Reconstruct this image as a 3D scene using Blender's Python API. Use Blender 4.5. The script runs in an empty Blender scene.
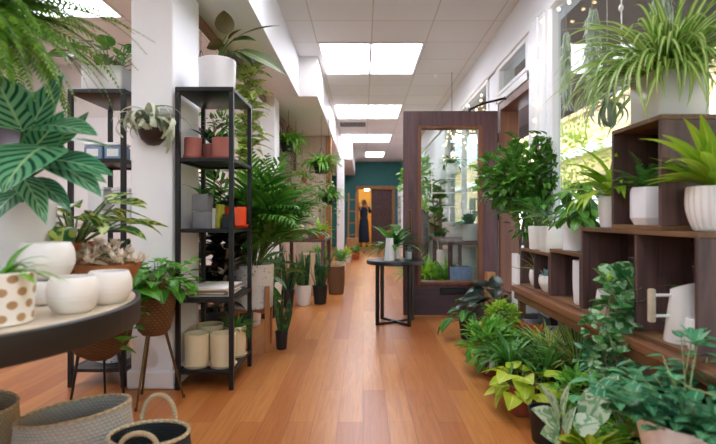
import bpy, math, random
from mathutils import Vector, Matrix, Quaternion
PI = math.pi
V = Vector
SC = bpy.context.scene
COL = SC.collection
EYE = 1.02
FPX = 500.0

def at(px, py, Y):
    """point of the place seen at pixel (px,py) at distance Y"""
    return V(((px - 363) * Y / FPX, Y, EYE - (py - 218) * Y / FPX))

# ------------------------------------------------------------------ materials
def srgb(h):
    h = h.lstrip('#')
    c = [int(h[i:i + 2], 16) / 255 for i in (0, 2, 4)]
    return tuple((x / 12.92 if x <= .04045 else ((x + .055) / 1.055) ** 2.4) for x in c) + (1,)

class NT:
    def __init__(s, name):
        s.m = bpy.data.materials.new(name); s.m.use_nodes = True
        s.t = s.m.node_tree; s.t.nodes.clear()
        s.out = s.n('ShaderNodeOutputMaterial')
    def n(s, t, **kw):
        o = s.t.nodes.new(t)
        for k, v in kw.items():
            if k.startswith('i_'):
                key = k[2:]
                key = int(key) if key.isdigit() else key.replace('_', ' ')
                if hasattr(v, 'is_output'): s.t.links.new(v, o.inputs[key])
                else: o.inputs[key].default_value = v
            else: setattr(o, k, v)
        return o
    def math(s, op, a, b=0.0, c=None):
        o = s.n('ShaderNodeMath', operation=op)
        for i, x in enumerate((a, b) if c is None else (a, b, c)):
            if hasattr(x, 'is_output'): s.t.links.new(x, o.inputs[i])
            else: o.inputs[i].default_value = x
        return o.outputs[0]
    def mix(s, f, a, b):
        o = s.n('ShaderNodeMix', data_type='RGBA')
        for i, x in ((0, f), (6, a), (7, b)):
            if hasattr(x, 'is_output'): s.t.links.new(x, o.inputs[i])
            else: o.inputs[i].default_value = x
        return o.outputs[2]
    def done(s, sh):
        s.t.links.new(sh, s.out.inputs[0]); return s.m

def bumped(t, p, h, strength, dist=.01):
    b = t.n('ShaderNodeBump', i_Strength=strength, i_Distance=dist, i_Height=h)
    t.t.links.new(b.outputs[0], p.inputs['Normal'])

def plain(name, col, rough=.5, metal=0, var=.08, scale=12, bump=0, spec=.5):
    t = NT(name); c = srgb(col)
    tc = t.n('ShaderNodeTexCoord')
    nz = t.n('ShaderNodeTexNoise', i_Scale=scale, i_Detail=4.0, i_Vector=tc.outputs['Object'])
    k = t.math('MULTIPLY_ADD', nz.outputs['Fac'], 2 * var, 1 - var)
    o = t.n('ShaderNodeVectorMath', operation='SCALE'); o.inputs[0].default_value = c[:3]
    t.t.links.new(k, o.inputs['Scale'])
    p = t.n('ShaderNodeBsdfPrincipled', i_Roughness=rough, i_Metallic=metal)
    p.inputs['Specular IOR Level'].default_value = spec
    t.t.links.new(o.outputs[0], p.inputs['Base Color'])
    if bump: bumped(t, p, nz.outputs['Fac'], bump)
    return t.done(p.outputs[0])

def wood(name, c1, c2, axis='Y', scale=6, rough=.5, bump=.15):
    t = NT(name)
    tc = t.n('ShaderNodeTexCoord')
    sc = {'X': (.6, 9, 9), 'Y': (9, .6, 9), 'Z': (9, 9, .6)}[axis]
    mp = t.n('ShaderNodeMapping', i_Scale=tuple(x * scale / 6 for x in sc), i_Vector=tc.outputs['Object'])
    n1 = t.n('ShaderNodeTexNoise', i_Scale=2.0, i_Detail=6.0, i_Roughness=.65, i_Distortion=1.2, i_Vector=mp.outputs[0])
    r = t.n('ShaderNodeValToRGB', i_Fac=n1.outputs['Fac'])
    r.color_ramp.elements[0].position = .3; r.color_ramp.elements[1].position = .7
    r.color_ramp.elements[0].color = srgb(c1); r.color_ramp.elements[1].color = srgb(c2)
    p = t.n('ShaderNodeBsdfPrincipled', i_Roughness=rough, i_Base_Color=r.outputs[0])
    bumped(t, p, n1.outputs['Fac'], bump)
    return t.done(p.outputs[0])

def leafmat(name, c1, c2, rib=None, edge=None, stripe=None, rough=.4, trans=.3, band=None, ribw=.06, spot=None, back=None):
    """leaf: colour varies leaf by leaf (attribute rnd); midrib, pale margin, chevron stripes or speckles as the species has them"""
    t = NT(name)
    a = t.n('ShaderNodeAttribute', attribute_name='rnd')
    col = t.mix(a.outputs['Fac'], srgb(c1), srgb(c2))
    uv = t.n('ShaderNodeUVMap')
    sp = t.n('ShaderNodeSeparateXYZ', i_0=uv.outputs[0])
    d = t.math('ABSOLUTE', t.math('SUBTRACT', sp.outputs[0], .5))
    if stripe:
        ph = t.math('SUBTRACT', t.math('MULTIPLY', sp.outputs[1], 46.0), t.math('MULTIPLY', d, 28.0))
        s = t.math('SINE', ph)
        f = t.n('ShaderNodeMapRange', i_0=s, i_1=.05, i_2=.6).outputs[0]
        inner = t.n('ShaderNodeMapRange', i_0=d, i_1=.47, i_2=.40).outputs[0]
        col = t.mix(t.math('MULTIPLY', f, inner), col, srgb(stripe))
    if band:
        col = t.mix(t.n('ShaderNodeMapRange', i_0=d, i_1=.27, i_2=.17).outputs[0], col, srgb(band))
    if spot:
        tc = t.n('ShaderNodeTexCoord')
        nz = t.n('ShaderNodeTexNoise', i_Scale=32.0, i_Detail=3.0, i_Vector=tc.outputs['Object'])
        col = t.mix(t.n('ShaderNodeMapRange', i_0=nz.outputs['Fac'], i_1=.5, i_2=.56).outputs[0], col, srgb(spot))
    if edge:
        col = t.mix(t.n('ShaderNodeMapRange', i_0=d, i_1=.24, i_2=.34).outputs[0], col, srgb(edge))
    if rib:
        col = t.mix(t.n('ShaderNodeMapRange', i_0=d, i_1=ribw, i_2=ribw * .4).outputs[0], col, srgb(rib))
    if back:
        g = t.n('ShaderNodeNewGeometry')
        col = t.mix(g.outputs['Backfacing'], col, srgb(back))
    p = t.n('ShaderNodeBsdfPrincipled', i_Roughness=rough, i_Base_Color=col)
    tr = t.n('ShaderNodeBsdfTranslucent', i_Color=col)
    mx = t.n('ShaderNodeMixShader', i_0=trans, i_1=p.outputs[0], i_2=tr.outputs[0])
    return t.done(mx.outputs[0])

def emit(name, col, strength):
    t = NT(name)
    e = t.n('ShaderNodeEmission', i_Color=srgb(col), i_Strength=strength)
    return t.done(e.outputs[0])

def glass(name, tint='#f4faf8', refl=1.0):
    t = NT(name)
    tr = t.n('ShaderNodeBsdfTransparent', i_Color=srgb(tint))
    gl = t.n('ShaderNodeBsdfGlossy', i_Roughness=.01)
    fr = t.n('ShaderNodeLayerWeight', i_Blend=.5)
    f = t.math('MULTIPLY', t.math('MULTIPLY_ADD', t.math('POWER', fr.outputs['Facing'], 5.0), .9, .04), refl)
    mx = t.n('ShaderNodeMixShader', i_0=f, i_1=tr.outputs[0], i_2=gl.outputs[0])
    return t.done(mx.outputs[0])

def floor_mat():
    t = NT('orange laminate planks')
    tc = t.n('ShaderNodeTexCoord')
    mp = t.n('ShaderNodeMapping', i_Rotation=(0, 0, PI / 2), i_Vector=tc.outputs['Object'])
    b = t.n('ShaderNodeTexBrick', i_Scale=1.0, i_Mortar_Size=.0012, i_Brick_Width=1.25, i_Row_Height=.125, i_Vector=mp.outputs[0])
    b.offset = .37; b.offset_frequency = 2
    b.inputs['Color1'].default_value = srgb('#b06630'); b.inputs['Color2'].default_value = srgb('#cb8748'); b.inputs['Mortar'].default_value = srgb('#8a4e28')
    m2 = t.n('ShaderNodeMapping', i_Scale=(22, 1.3, 22), i_Vector=tc.outputs['Object'])
    nz = t.n('ShaderNodeTexNoise', i_Scale=1.6, i_Detail=7.0, i_Roughness=.6, i_Distortion=1.6, i_Vector=m2.outputs[0])
    f = t.n('ShaderNodeMapRange', i_0=nz.outputs['Fac'], i_1=.3, i_2=.6).outputs[0]
    dark = t.n('ShaderNodeMix', data_type='RGBA', blend_type='MULTIPLY'); dark.inputs[0].default_value = 1
    t.t.links.new(b.outputs['Color'], dark.inputs[6]); dark.inputs[7].default_value = (.74, .63, .54, 1)
    col = t.mix(f, dark.outputs[2], b.outputs['Color'])
    p = t.n('ShaderNodeBsdfPrincipled', i_Base_Color=col, i_Roughness=t.math('MULTIPLY_ADD', nz.outputs['Fac'], .12, .26))
    bumped(t, p, b.outputs['Fac'], .25, .002)
    return t.done(p.outputs[0])

def ceil_mat():
    t = NT('white ceiling tiles')
    tc = t.n('ShaderNodeTexCoord')
    mp = t.n('ShaderNodeMapping', i_Location=(.515, -5.6 + .61 * 20, 0), i_Vector=tc.outputs['Object'])
    b = t.n('ShaderNodeTexBrick', i_Scale=1.0, i_Mortar_Size=.006, i_Brick_Width=.61, i_Row_Height=.61, i_Vector=mp.outputs[0])
    b.offset = 0; b.inputs['Color1'].default_value = srgb('#f1f1f1'); b.inputs['Color2'].default_value = srgb('#ecebea'); b.inputs['Mortar'].default_value = srgb('#cfcac3')
    nz = t.n('ShaderNodeTexNoise', i_Scale=60.0, i_Detail=3.0, i_Vector=tc.outputs['Object'])
    p = t.n('ShaderNodeBsdfPrincipled', i_Base_Color=b.outputs['Color'], i_Roughness=.7)
    bumped(t, p, nz.outputs['Fac'], .1)
    return t.done(p.outputs[0])

def weave_mat(name, c1, c2, sx=60, sz=90, bump=.8):
    t = NT(name)
    uv = t.n('ShaderNodeUVMap')
    sp = t.n('ShaderNodeSeparateXYZ', i_0=uv.outputs[0])
    row = t.math('FLOOR', t.math('MULTIPLY', sp.outputs[1], float(sz)))
    a = t.math('SINE', t.math('ADD', t.math('MULTIPLY', sp.outputs[0], float(sx) * 2 * PI), t.math('MULTIPLY', row, PI)))
    b = t.math('ABSOLUTE', t.math('SINE', t.math('MULTIPLY', sp.outputs[1], sz * PI)))
    h = t.math('MULTIPLY', t.math('MULTIPLY_ADD', a, .35, .65), b)
    nz = t.n('ShaderNodeTexNoise', i_Scale=9.0, i_Detail=3.0)
    f = t.math('MULTIPLY_ADD', nz.outputs['Fac'], .4, t.math('MULTIPLY', h, .6))
    col = t.mix(f, srgb(c1), srgb(c2))
    p = t.n('ShaderNodeBsdfPrincipled', i_Base_Color=col, i_Roughness=.8)
    bumped(t, p, h, bump, .004)
    return t.done(p.outputs[0])

def terrazzo_mat():
    t = NT('speckled terrazzo')
    tc = t.n('ShaderNodeTexCoord')
    vo = t.n('ShaderNodeTexVoronoi', i_Scale=45.0, i_Vector=tc.outputs['Object'])
    nz = t.n('ShaderNodeTexNoise', i_Scale=30.0, i_Vector=tc.outputs['Object'])
    f = t.math('LESS_THAN', vo.outputs['Distance'], t.math('MULTIPLY_ADD', nz.outputs['Fac'], .5, -.03))
    f2 = t.math('MULTIPLY', f, t.math('GREATER_THAN', nz.outputs['Fac'], .47))
    col = t.mix(f2, srgb('#dcd8d6'), srgb('#8f8a8c'))
    p = t.n('ShaderNodeBsdfPrincipled', i_Base_Color=col, i_Roughness=.55)
    return t.done(p.outputs[0])

def dots_mat():
    t = NT('white glaze with tan dots')
    uv = t.n('ShaderNodeUVMap')
    sp = t.n('ShaderNodeSeparateXYZ', i_0=uv.outputs[0])
    u = t.math('MULTIPLY', sp.outputs[0], 11.0); v = t.math('MULTIPLY_ADD', sp.outputs[1], 4.1, -.15)
    row = t.math('FLOOR', v)
    u2 = t.math('ADD', u, t.math('MULTIPLY', t.math('MODULO', row, 2.0), .5))
    du = t.math('SUBTRACT', t.math('FRACT', u2), .5); dv = t.math('SUBTRACT', t.math('FRACT', v), .5)
    d = t.math('SQRT', t.math('ADD', t.math('MULTIPLY', t.math('MULTIPLY', du, du), 1.45), t.math('MULTIPLY', dv, dv)))
    f = t.math('LESS_THAN', d, .33)
    f = t.math('MULTIPLY', f, t.math('MULTIPLY', t.math('GREATER_THAN', v, 0.0), t.math('LESS_THAN', v, 4.0)))
    col = t.mix(f, srgb('#ece8e2'), srgb('#b08c66'))
    p = t.n('ShaderNodeBsdfPrincipled', i_Base_Color=col, i_Roughness=.3)
    return t.done(p.outputs[0])

M = {}
M['floor'] = floor_mat(); M['ceil'] = ceil_mat()
M['white'] = plain('white paint', '#eceef2', .55, var=.02)
M['trimw'] = plain('white gloss trim', '#eef0f2', .35, var=.02)
M['cream'] = plain('warm cream paint', '#e6e3e0', .6, var=.02)
M['pink'] = wood('pinkish washed boards', '#d6bcab', '#e6d4c8', 'Z', 4, .6)
M['orangewood'] = wood('orange pine', '#96643a', '#b98555', 'Z', 5, .5)
M['teal'] = plain('dark teal paint', '#2a7472', .6, var=.05, scale=3)
M['yellow'] = plain('mustard paint', '#f0cd78', .6, var=.03)
M['doorwood'] = wood('dark stained door wood', '#402a30', '#6c4a4b', 'Z', 5, .4)
M['doorpanel'] = wood('dark plum panel wood', '#352830', '#4b3840', 'X', 5, .45)
M['jamb'] = wood('brown jamb wood', '#5a3423', '#83543a', 'Z', 5, .4)
M['crate'] = wood('walnut stained crate boards', '#3a2828', '#735550', 'Y', 6, .5)
M['cratev'] = wood('walnut stained crate ends', '#372626', '#6b4f4a', 'Z', 5, .5)
M['crateedge'] = wood('worn crate edge', '#5c3f2c', '#85613f', 'Y', 6, .5)
M['bench'] = wood('red brown bench plank', '#5f3a26', '#8f5f3e', 'Y', 6, .45)
M['standwood'] = wood('oak stand', '#a9693a', '#c98c58', 'Z', 6, .5)
M['black'] = plain('black powder coat', '#0d0f14', .4, var=.1)
M['rim'] = plain('blackened steel rim', '#2b2a29', .45, metal=.3, var=.15)
M['tabletop'] = wood('pale grey oak', '#b8a78e', '#d8c9b2', 'X', 4, .35)
M['ceramic'] = plain('white ceramic', '#eeebe7', .3, var=.015)
M['ceramicb'] = plain('cool white ceramic', '#e6e6ea', .3, var=.015)
M['offwhite'] = plain('cream stoneware', '#e6d5ae', .5, var=.03, scale=40)
M['terra'] = plain('dusty rose terracotta', '#a7645a', .7, var=.06)
M['terra2'] = plain('orange terracotta', '#b25a35', .7, var=.07)
M['nursery'] = plain('brick red nursery plastic', '#9c4a32', .5, var=.05)
M['nblack'] = plain('black nursery plastic', '#191a1c', .45, var=.1)
M['grey'] = plain('grey concrete', '#77777a', .8, var=.12, scale=30, bump=.2)
M['orange'] = plain('orange enamel', '#e0481c', .35, var=.03)
M['darkbrown'] = plain('dark brown glaze', '#382526', .35, var=.08)
M['woodbowl'] = plain('tan wooden bowl', '#a8693d', .55, var=.1)
M['brass'] = plain('aged brass', '#6a5234', .35, metal=.8, var=.1)
M['soil'] = plain('potting soil', '#2b1f18', .95, var=.4, scale=60, bump=.6)
M['terrazzo'] = terrazzo_mat(); M['dots'] = dots_mat()
M['weave'] = weave_mat('natural seagrass weave', '#8c7d62', '#cfc1a2', 70, 26)
M['weavegrey'] = weave_mat('grey seagrass weave', '#a59f94', '#d8d2c2', 70, 26)
M['weaveblack'] = weave_mat('black seagrass weave', '#15181a', '#3b4041', 70, 24)
M['weavebrown'] = weave_mat('brown rattan weave', '#3a2212', '#8a6038', 26, 20)
M['rope'] = weave_mat('jute rope', '#a58c66', '#d9c6a2', 3, 40)
M['glass'] = glass('window glass'); M['doorglass'] = glass('door glass', '#f0f6f4', 1.6)
M['bottle'] = glass('clear bottle glass', '#dfeae8', 2.5)
M['panel'] = emit('troffer diffuser', '#f4f4ff', 9.5)
M['bulb'] = emit('warm fairy bulb', '#ffd9a0', 7.0)
M['lamp'] = emit('added lamp globe', '#ffe2b4', 90.0)  # globe of the lamp added in the rear room
M['stem'] = plain('green stem', '#55702f', .5, var=.15)
M['stempale'] = plain('pale stem', '#93a06a', .5, var=.15)
M['bark'] = plain('grey brown bark', '#8a7257', .8, var=.25, scale=40, bump=.4)
M['tag'] = plain('white plant tag', '#efefef', .5, var=.01)
M['paper'] = plain('paper', '#e6e0d6', .6, var=.03)
M['bluebox'] = plain('blue tinted glass jar', '#7f9dbb', .2, var=.1)
M['bluebin'] = plain('slate blue bin', '#7f8db0', .5, var=.05)
M['hessian'] = plain('hessian', '#c3ab8a', .9, var=.12, scale=80, bump=.3)
M['skin'] = plain('skin', '#c08a6c', .5, var=.03)
M['hair'] = plain('grey hair', '#77706c', .6, var=.2, scale=50)
M['dress'] = plain('navy cloth', '#1d3347', .8, var=.1)
M['pavement'] = plain('sunlit pavement', '#c9c4ba', .9, var=.08, scale=2)
M['asphalt'] = plain('asphalt', '#77757a', .9, var=.1, scale=3)
M['tan'] = plain('tan render', '#cdb083', .8, var=.06, scale=2)
M['awning'] = plain('brown grey awning cloth', '#7b675f', .8, var=.05)
L = {}
L['fern'] = leafmat('fern', '#2f6e1c', '#86b43a', trans=.4)
L['deep'] = leafmat('deep green', '#30621c', '#65a03c', rib='#86b05a')
L['deepd'] = leafmat('very deep green', '#143a18', '#28602a', rib='#4c7c44')
L['mid'] = leafmat('mid green', '#2b6a22', '#57993a', rib='#8ab46a')
L['bright'] = leafmat('bright green', '#4d962c', '#86bf40', rib='#a6cf6c', trans=.35)
L['lime'] = leafmat('lime', '#86b82a', '#b2d242', rib='#c4de66', trans=.45)
L['yellow'] = leafmat('golden lime', '#a8c42a', '#c6d642', rib='#d6e070', trans=.35)
L['pothos'] = leafmat('pothos', '#378a28', '#6cb23c', rib='#8fc262', trans=.3)
L['palm'] = leafmat('palm', '#2a6a20', '#6aa83e', trans=.3)
L['dark'] = leafmat('blackish green', '#0d1b14', '#1c3326', rib='#3c5440', rough=.3, trans=.08)
L['burg'] = leafmat('burgundy black', '#1a1217', '#2b2421', rib='#5a2f2c', rough=.3, trans=.06)
L['calathea'] = leafmat('calathea', '#569f70', '#86c08e', stripe='#12503c', rib='#a2cc94', rough=.35, trans=.2, ribw=.04, back='#4a2c3c')
L['diff'] = leafmat('dieffenbachia', '#1c5522', '#337433', spot='#b9c95c', rib='#c9d67c', ribw=.05)
L['spider'] = leafmat('spider plant', '#5c9a30', '#8abc48', band='#d6e09a', ribw=.1, trans=.4)
L['edged'] = leafmat('yellow edged', '#86ac40', '#a6c450', edge='#f4f0a0', trans=.35)
L['edged2'] = leafmat('broad yellow edged', '#55842e', '#7aa23c', edge='#e2e08c', trans=.35)
L['varieg'] = leafmat('white green', '#2f7240', '#4a8a52', edge='#dfe8cf', rib='#dfe8cf', trans=.3)
L['pale'] = leafmat('pale variegated', '#dfe6cf', '#c9dcb4', spot='#86b280', rib='#8fb98a', trans=.3)
L['creamvar'] = leafmat('cream variegated', '#d7dc92', '#b9cc6a', spot='#6f9a3c', trans=.4)
L['snake'] = leafmat('snake plant', '#1b3d22', '#2c5630', spot='#44703e', trans=.08)
L['air'] = leafmat('air plant', '#a9b49a', '#ccd2bb', rough=.7, trans=.15)
L['airblue'] = leafmat('blue grey air plant', '#90a898', '#b4c8b8', rough=.7, trans=.3)
L['moss'] = leafmat('hanging moss', '#b3c4b2', '#d6e0cf', rough=.8, trans=.45)
L['blue'] = leafmat('blue succulent', '#6f9a94', '#9cc0b8', rough=.6, trans=.1)
L['bluegreen'] = leafmat('blue green', '#2c7850', '#63ab74', rib='#98cfa2', trans=.3)
L['hoya'] = leafmat('hoya', '#34743a', '#62a052', spot='#a8cca0', rough=.35, trans=.2)
L['bop'] = leafmat('bird of paradise', '#274519', '#46571f', rib='#7c803c', trans=.1, back='#4c4420', rough=.5)
L['dry'] = leafmat('dried petals', '#e0cdb6', '#f6ecde', rough=.8, trans=.2)
L['flower'] = leafmat('orange bract', '#d88a3c', '#c65a30', trans=.3)
L['tree'] = leafmat('street tree', '#7d9a34', '#b3bd55', trans=.4)

# ------------------------------------------------------------------ mesh building
class MB:
    def __init__(s): s.v = []; s.f = []; s.uv = []; s.r = []
    def add(s, verts, faces, uvs=None, r=.5):
        o = len(s.v); s.v += [tuple(v) for v in verts]; s.r += [r] * len(verts)
        for k, f in enumerate(faces):
            s.f.append(tuple(i + o for i in f))
            s.uv += [uvs[i] for i in f] if uvs else [(.5, .5)] * len(f)
    def box(s, x0, x1, y0, y1, z0, z1):
        v = [(x0, y0, z0), (x1, y0, z0), (x1, y1, z0), (x0, y1, z0), (x0, y0, z1), (x1, y0, z1), (x1, y1, z1), (x0, y1, z1)]
        s.add(v, [(3, 2, 1, 0), (4, 5, 6, 7), (0, 1, 5, 4), (1, 2, 6, 5), (2, 3, 7, 6), (3, 0, 4, 7)]); return s
    def bbox(s, x0, x1, y0, y1, z0, z1, b=.003):
        """box with chamfered vertical and horizontal edges"""
        b = min(b, (x1 - x0) * .4, (y1 - y0) * .4, (z1 - z0) * .4)
        rings = []
        for z, i in ((z0, b), (z0 + b, 0), (z1 - b, 0), (z1, b)):
            X0, X1, Y0, Y1 = x0 + i, x1 - i, y0 + i, y1 - i; c = b
            rings.append([(X0 + c, Y0, z), (X1 - c, Y0, z), (X1, Y0 + c, z), (X1, Y1 - c, z), (X1 - c, Y1, z), (X0 + c, Y1, z), (X0, Y1 - c, z), (X0, Y0 + c, z)])
        v = [p for r in rings for p in r]; f = []
        for k in range(3):
            for i in range(8):
                j = (i + 1) % 8; f.append((k * 8 + i, k * 8 + j, k * 8 + 8 + j, k * 8 + 8 + i))
        f.append(tuple(range(7, -1, -1))); f.append(tuple(range(24, 32)))
        s.add(v, f); return s
    def lathe(s, prof, n=32, c=(0, 0, 0), sx=1, sy=1, ribs=0, amp=0, ribz=None, tilt=None):
        v = []; uv = []; f = []; m = len(prof)
        zs = [p[1] for p in prof]; zl, zh = min(zs), max(zs)
        for i in range(n + 1):
            a = 2 * PI * i / n
            for k, (r, z) in enumerate(prof):
                q = r
                if ribs and (ribz is None or k in ribz): q = r * (1 + amp * math.cos(ribs * a))
                p = V((q * math.cos(a) * sx, q * math.sin(a) * sy, z))
                if tilt: p = tilt @ p
                v.append(p + V(c)); uv.append((i / n, (z - zl) / max(zh - zl, 1e-6)))
        for i in range(n):
            for k in range(m - 1):
                f.append((i * m + k, (i + 1) * m + k, (i + 1) * m + k + 1, i * m + k + 1))
        s.add(v, f, uv); return s
    def tube(s, pts, r, n=8, r2=None, cap=True, rn=.5):
        pts = [V(p) for p in pts]; m = len(pts)
        r2 = r if r2 is None else r2; v = []; f = []; uv = []
        t0 = (pts[1] - pts[0]).normalized()
        a = t0.orthogonal().normalized()
        for k, p in enumerate(pts):
            t = (pts[min(k + 1, m - 1)] - pts[max(k - 1, 0)]).normalized()
            a = (a - t * a.dot(t)).normalized(); b = t.cross(a)
            rr = r + (r2 - r) * k / (m - 1)
            for i in range(n):
                w = 2 * PI * i / n
                v.append(p + a * math.cos(w) * rr + b * math.sin(w) * rr); uv.append((i / n, k / (m - 1)))
        for k in range(m - 1):
            for i in range(n):
                j = (i + 1) % n; f.append((k * n + i, k * n + j, (k + 1) * n + j, (k + 1) * n + i))
        if cap: f.append(tuple(range(n - 1, -1, -1))); f.append(tuple((m - 1) * n + i for i in range(n)))
        s.add(v, f, uv, rn); return s
    def ball(s, c, r, n=12, m=8, sz=1.0, rn=.5):
        return s.lathe([(r * math.sin(PI * k / m) + 1e-5, -r * sz * math.cos(PI * k / m)) for k in range(m + 1)], n, c)
    def cull(s, test):
        """trim away leaves that would pass through a neighbour"""
        bad = [test(*v) for v in s.v]; f = []; uv = []; k = 0
        for q in s.f:
            if not any(bad[i] for i in q): f.append(q); uv += s.uv[k:k + len(q)]
            k += len(q)
        s.f = f; s.uv = uv
    def build(s, name, mat, parent=None, smooth=True, angle=40):
        me = bpy.data.meshes.new(name); me.from_pydata(s.v, [], s.f)
        uvl = me.uv_layers.new(name='UVMap'); uvl.data.foreach_set('uv', [x for u in s.uv for x in u])
        at_ = me.attributes.new('rnd', 'FLOAT', 'POINT'); at_.data.foreach_set('value', s.r)
        me.materials.append(mat)
        if smooth:
            me.polygons.foreach_set('use_smooth', [True] * len(me.polygons))
            me.set_sharp_from_angle(angle=math.radians(angle))
        o = bpy.data.objects.new(name, me); COL.objects.link(o)
        if parent: o.parent = parent
        return o

def thing(name, label, cat, loc=(0, 0, 0), rz=0, group=None):
    o = bpy.data.objects.new(name, None); COL.objects.link(o)
    o.empty_display_size = .05
    o.location = loc; o.rotation_euler = (0, 0, rz); tag(o, label, cat, group); return o
def tag(o, label, cat, group=None):
    o['label'] = label; o['category'] = cat
    if group: o['group'] = group
    return o
def struct(name, mb, mat, parent=None):
    o = mb.build(name, mat, parent)
    if parent is None: o['kind'] = 'structure'
    return o
def copy_tree(o, parent=None):
    c = o.copy(); COL.objects.link(c)
    if parent: c.parent = parent
    for ch in list(o.children): copy_tree(ch, c)
    return c

# ------------------------------------------------------------------ leaves and plants
PROF = {
    'lance': lambda t: max(0, math.sin(PI * t ** .8)) ** .9,
    'ovate': lambda t: max(0, math.sin(PI * t ** .62)) ** .85,
    'heart': lambda t: (.55 + 4.5 * t if t < .1 else (1 - ((t - .1) / .9) ** 1.7)) if t > 0 else .3,
    'round': lambda t: math.sqrt(max(0, 1 - (2 * t - 1) ** 2)),
    'obov': lambda t: max(0, math.sin(PI * t ** 1.4)) ** .9,
    'strap': lambda t: min(1, .55 + t * 3) * (1 - t ** 3.0),
    'sword': lambda t: min(1, .7 + t * 1.2) * (1 - t ** 5),
}
def leaf(mb, R, p, d, L_, W, prof='lance', droop=.5, fold=.25, n=6, nx=2, roll=0.0, wave=0.0, pw=1.2, up=None):
    d = V(d).normalized(); s = d.cross(up or V((0, 0, 1)))
    if s.length < .05: s = V((math.cos(R.random() * 6.28), math.sin(R.random() * 6.28), 0)); s = (s - d * s.dot(d))
    s.normalize()
    if roll: s = Quaternion(d, roll) @ s
    p = V(p); fn = PROF[prof]; vs = []; uv = []; fs = []
    step = L_ / n; prev = 0
    for k in range(n + 1):
        t = k / n
        q = Quaternion(s, -droop * t ** pw)
        dk = q @ d; nk = s.cross(dk)
        if k: p = p + (q @ d + prev) * step * .5
        prev = dk
        w = W * .5 * fn(t)
        ph = R.random() * 6 if wave else 0
        for i in range(nx + 1):
            u = 2 * i / nx - 1
            vs.append(p + s * (w * u) + nk * (abs(u) * fold * w + (wave * w * math.sin(7 * t + 3 * u + ph * .1) if wave else 0)))
            uv.append(((u + 1) / 2, t))
    for k in range(n):
        for i in range(nx):
            a = k * (nx + 1) + i
            fs.append((a, a + 1, a + nx + 2, a + nx + 1))
    mb.add(vs, fs, uv, R.random())
    return p
def dirv(az, el): return V((math.cos(az) * math.cos(el), math.sin(az) * math.cos(el), math.sin(el)))
def curve_pts(p, d, L_, droop, n=6, pw=1.0):
    d = V(d).normalized(); s = d.cross(V((0, 0, 1)))
    s = s.normalized() if s.length > .02 else V((1, 0, 0))
    out = [V(p)]; ds = [d]
    for k in range(1, n + 1):
        q = Quaternion(s, -droop * (k / n) ** pw); dk = q @ d
        out.append(out[-1] + (dk + ds[-1]) * .5 * L_ / n); ds.append(dk)
    return out, ds

def rosette(fol, R, c, n, L_, W, prof='strap', el=(.3, 1.4), droop=(.6, 1.6), spread=.02, fold=.25, nseg=7, nx=2, lvar=.35, roll=.2, az=None, wave=0):
    for i in range(n):
        a = (i * 2.39996 + R.uniform(-.3, .3)) if az is None else R.uniform(*az)
        e = R.uniform(*el); l = L_ * R.uniform(1 - lvar, 1)
        p = V(c) + V((math.cos(a), math.sin(a), 0)) * spread * R.uniform(.1, 1)
        leaf(fol, R, p, dirv(a, e), l, W * R.uniform(.8, 1.1), prof, R.uniform(*droop), fold, nseg, nx, R.uniform(-roll, roll), wave)
def petioled(fol, st, R, c, n, PL, L_, W, prof='ovate', el=(.5, 1.4), droop=(.2, .7), ldroop=(.4, 1.0), spread=.02, rad=.004, nseg=7, nx=4, fold=.15, lvar=.3, wave=.0, az=None, tip=(-.5, .2), roll=.35):
    """leaves each on a stalk of its own"""
    for i in range(n):
        a = (i * 2.39996 + R.uniform(-.3, .3)) if az is None else R.uniform(*az)
        e = R.uniform(*el)
        p = V(c) + V((math.cos(a), math.sin(a), 0)) * spread * R.uniform(.2, 1)
        k = R.uniform(1 - lvar, 1.05)
        pts, ds = curve_pts(p, dirv(a, e), PL * k, R.uniform(*droop), 5)
        st.tube(pts, rad, 5, rad * .6, False, R.random())
        dl = ds[-1]; aa = math.atan2(dl.y, dl.x) if abs(dl.z) < .98 else a
        leaf(fol, R, pts[-1], dirv(aa + R.uniform(-.3, .3), math.asin(max(-1, min(1, dl.z))) * .5 + R.uniform(*tip)), L_ * R.uniform(1 - lvar, 1.05), W * R.uniform(.85, 1.1), prof, R.uniform(*ldroop), fold, nseg, nx, R.uniform(-roll, roll), wave)
def bush(fol, R, c, rx, ry, rz, n, L_, W, prof='ovate', shell=.5, droop=(.2, .8), nseg=4, nx=2, upb=.25, fold=.2):
    for _ in range(n):
        u = V((R.gauss(0, 1), R.gauss(0, 1), R.gauss(0, 1))).normalized()
        k = R.uniform(shell, 1) ** .7
        p = V(c) + V((u.x * rx, u.y * ry, u.z * rz)) * k
        d = (u + V((R.uniform(-.7, .7), R.uniform(-.7, .7), R.uniform(-.5, .5) + upb))).normalized()
        leaf(fol, R, p, d, L_ * R.uniform(.65, 1.1), W * R.uniform(.7, 1.1), prof, R.uniform(*droop), fold, nseg, nx, R.uniform(-.8, .8))
def twigs(st, R, c, rx, ry, rz, n, rad=.003, base=None):
    for _ in range(n):
        u = V((R.gauss(0, 1), R.gauss(0, 1), abs(R.gauss(0, 1)))).normalized()
        e = V(c) + V((u.x * rx, u.y * ry, u.z * rz)) * R.uniform(.5, .95)
        b = V(base or c); m = b.lerp(e, .5) + V((R.uniform(-.02, .02), R.uniform(-.02, .02), .03))
        st.tube([b, m, e], rad, 5, rad * .4, False)
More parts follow.
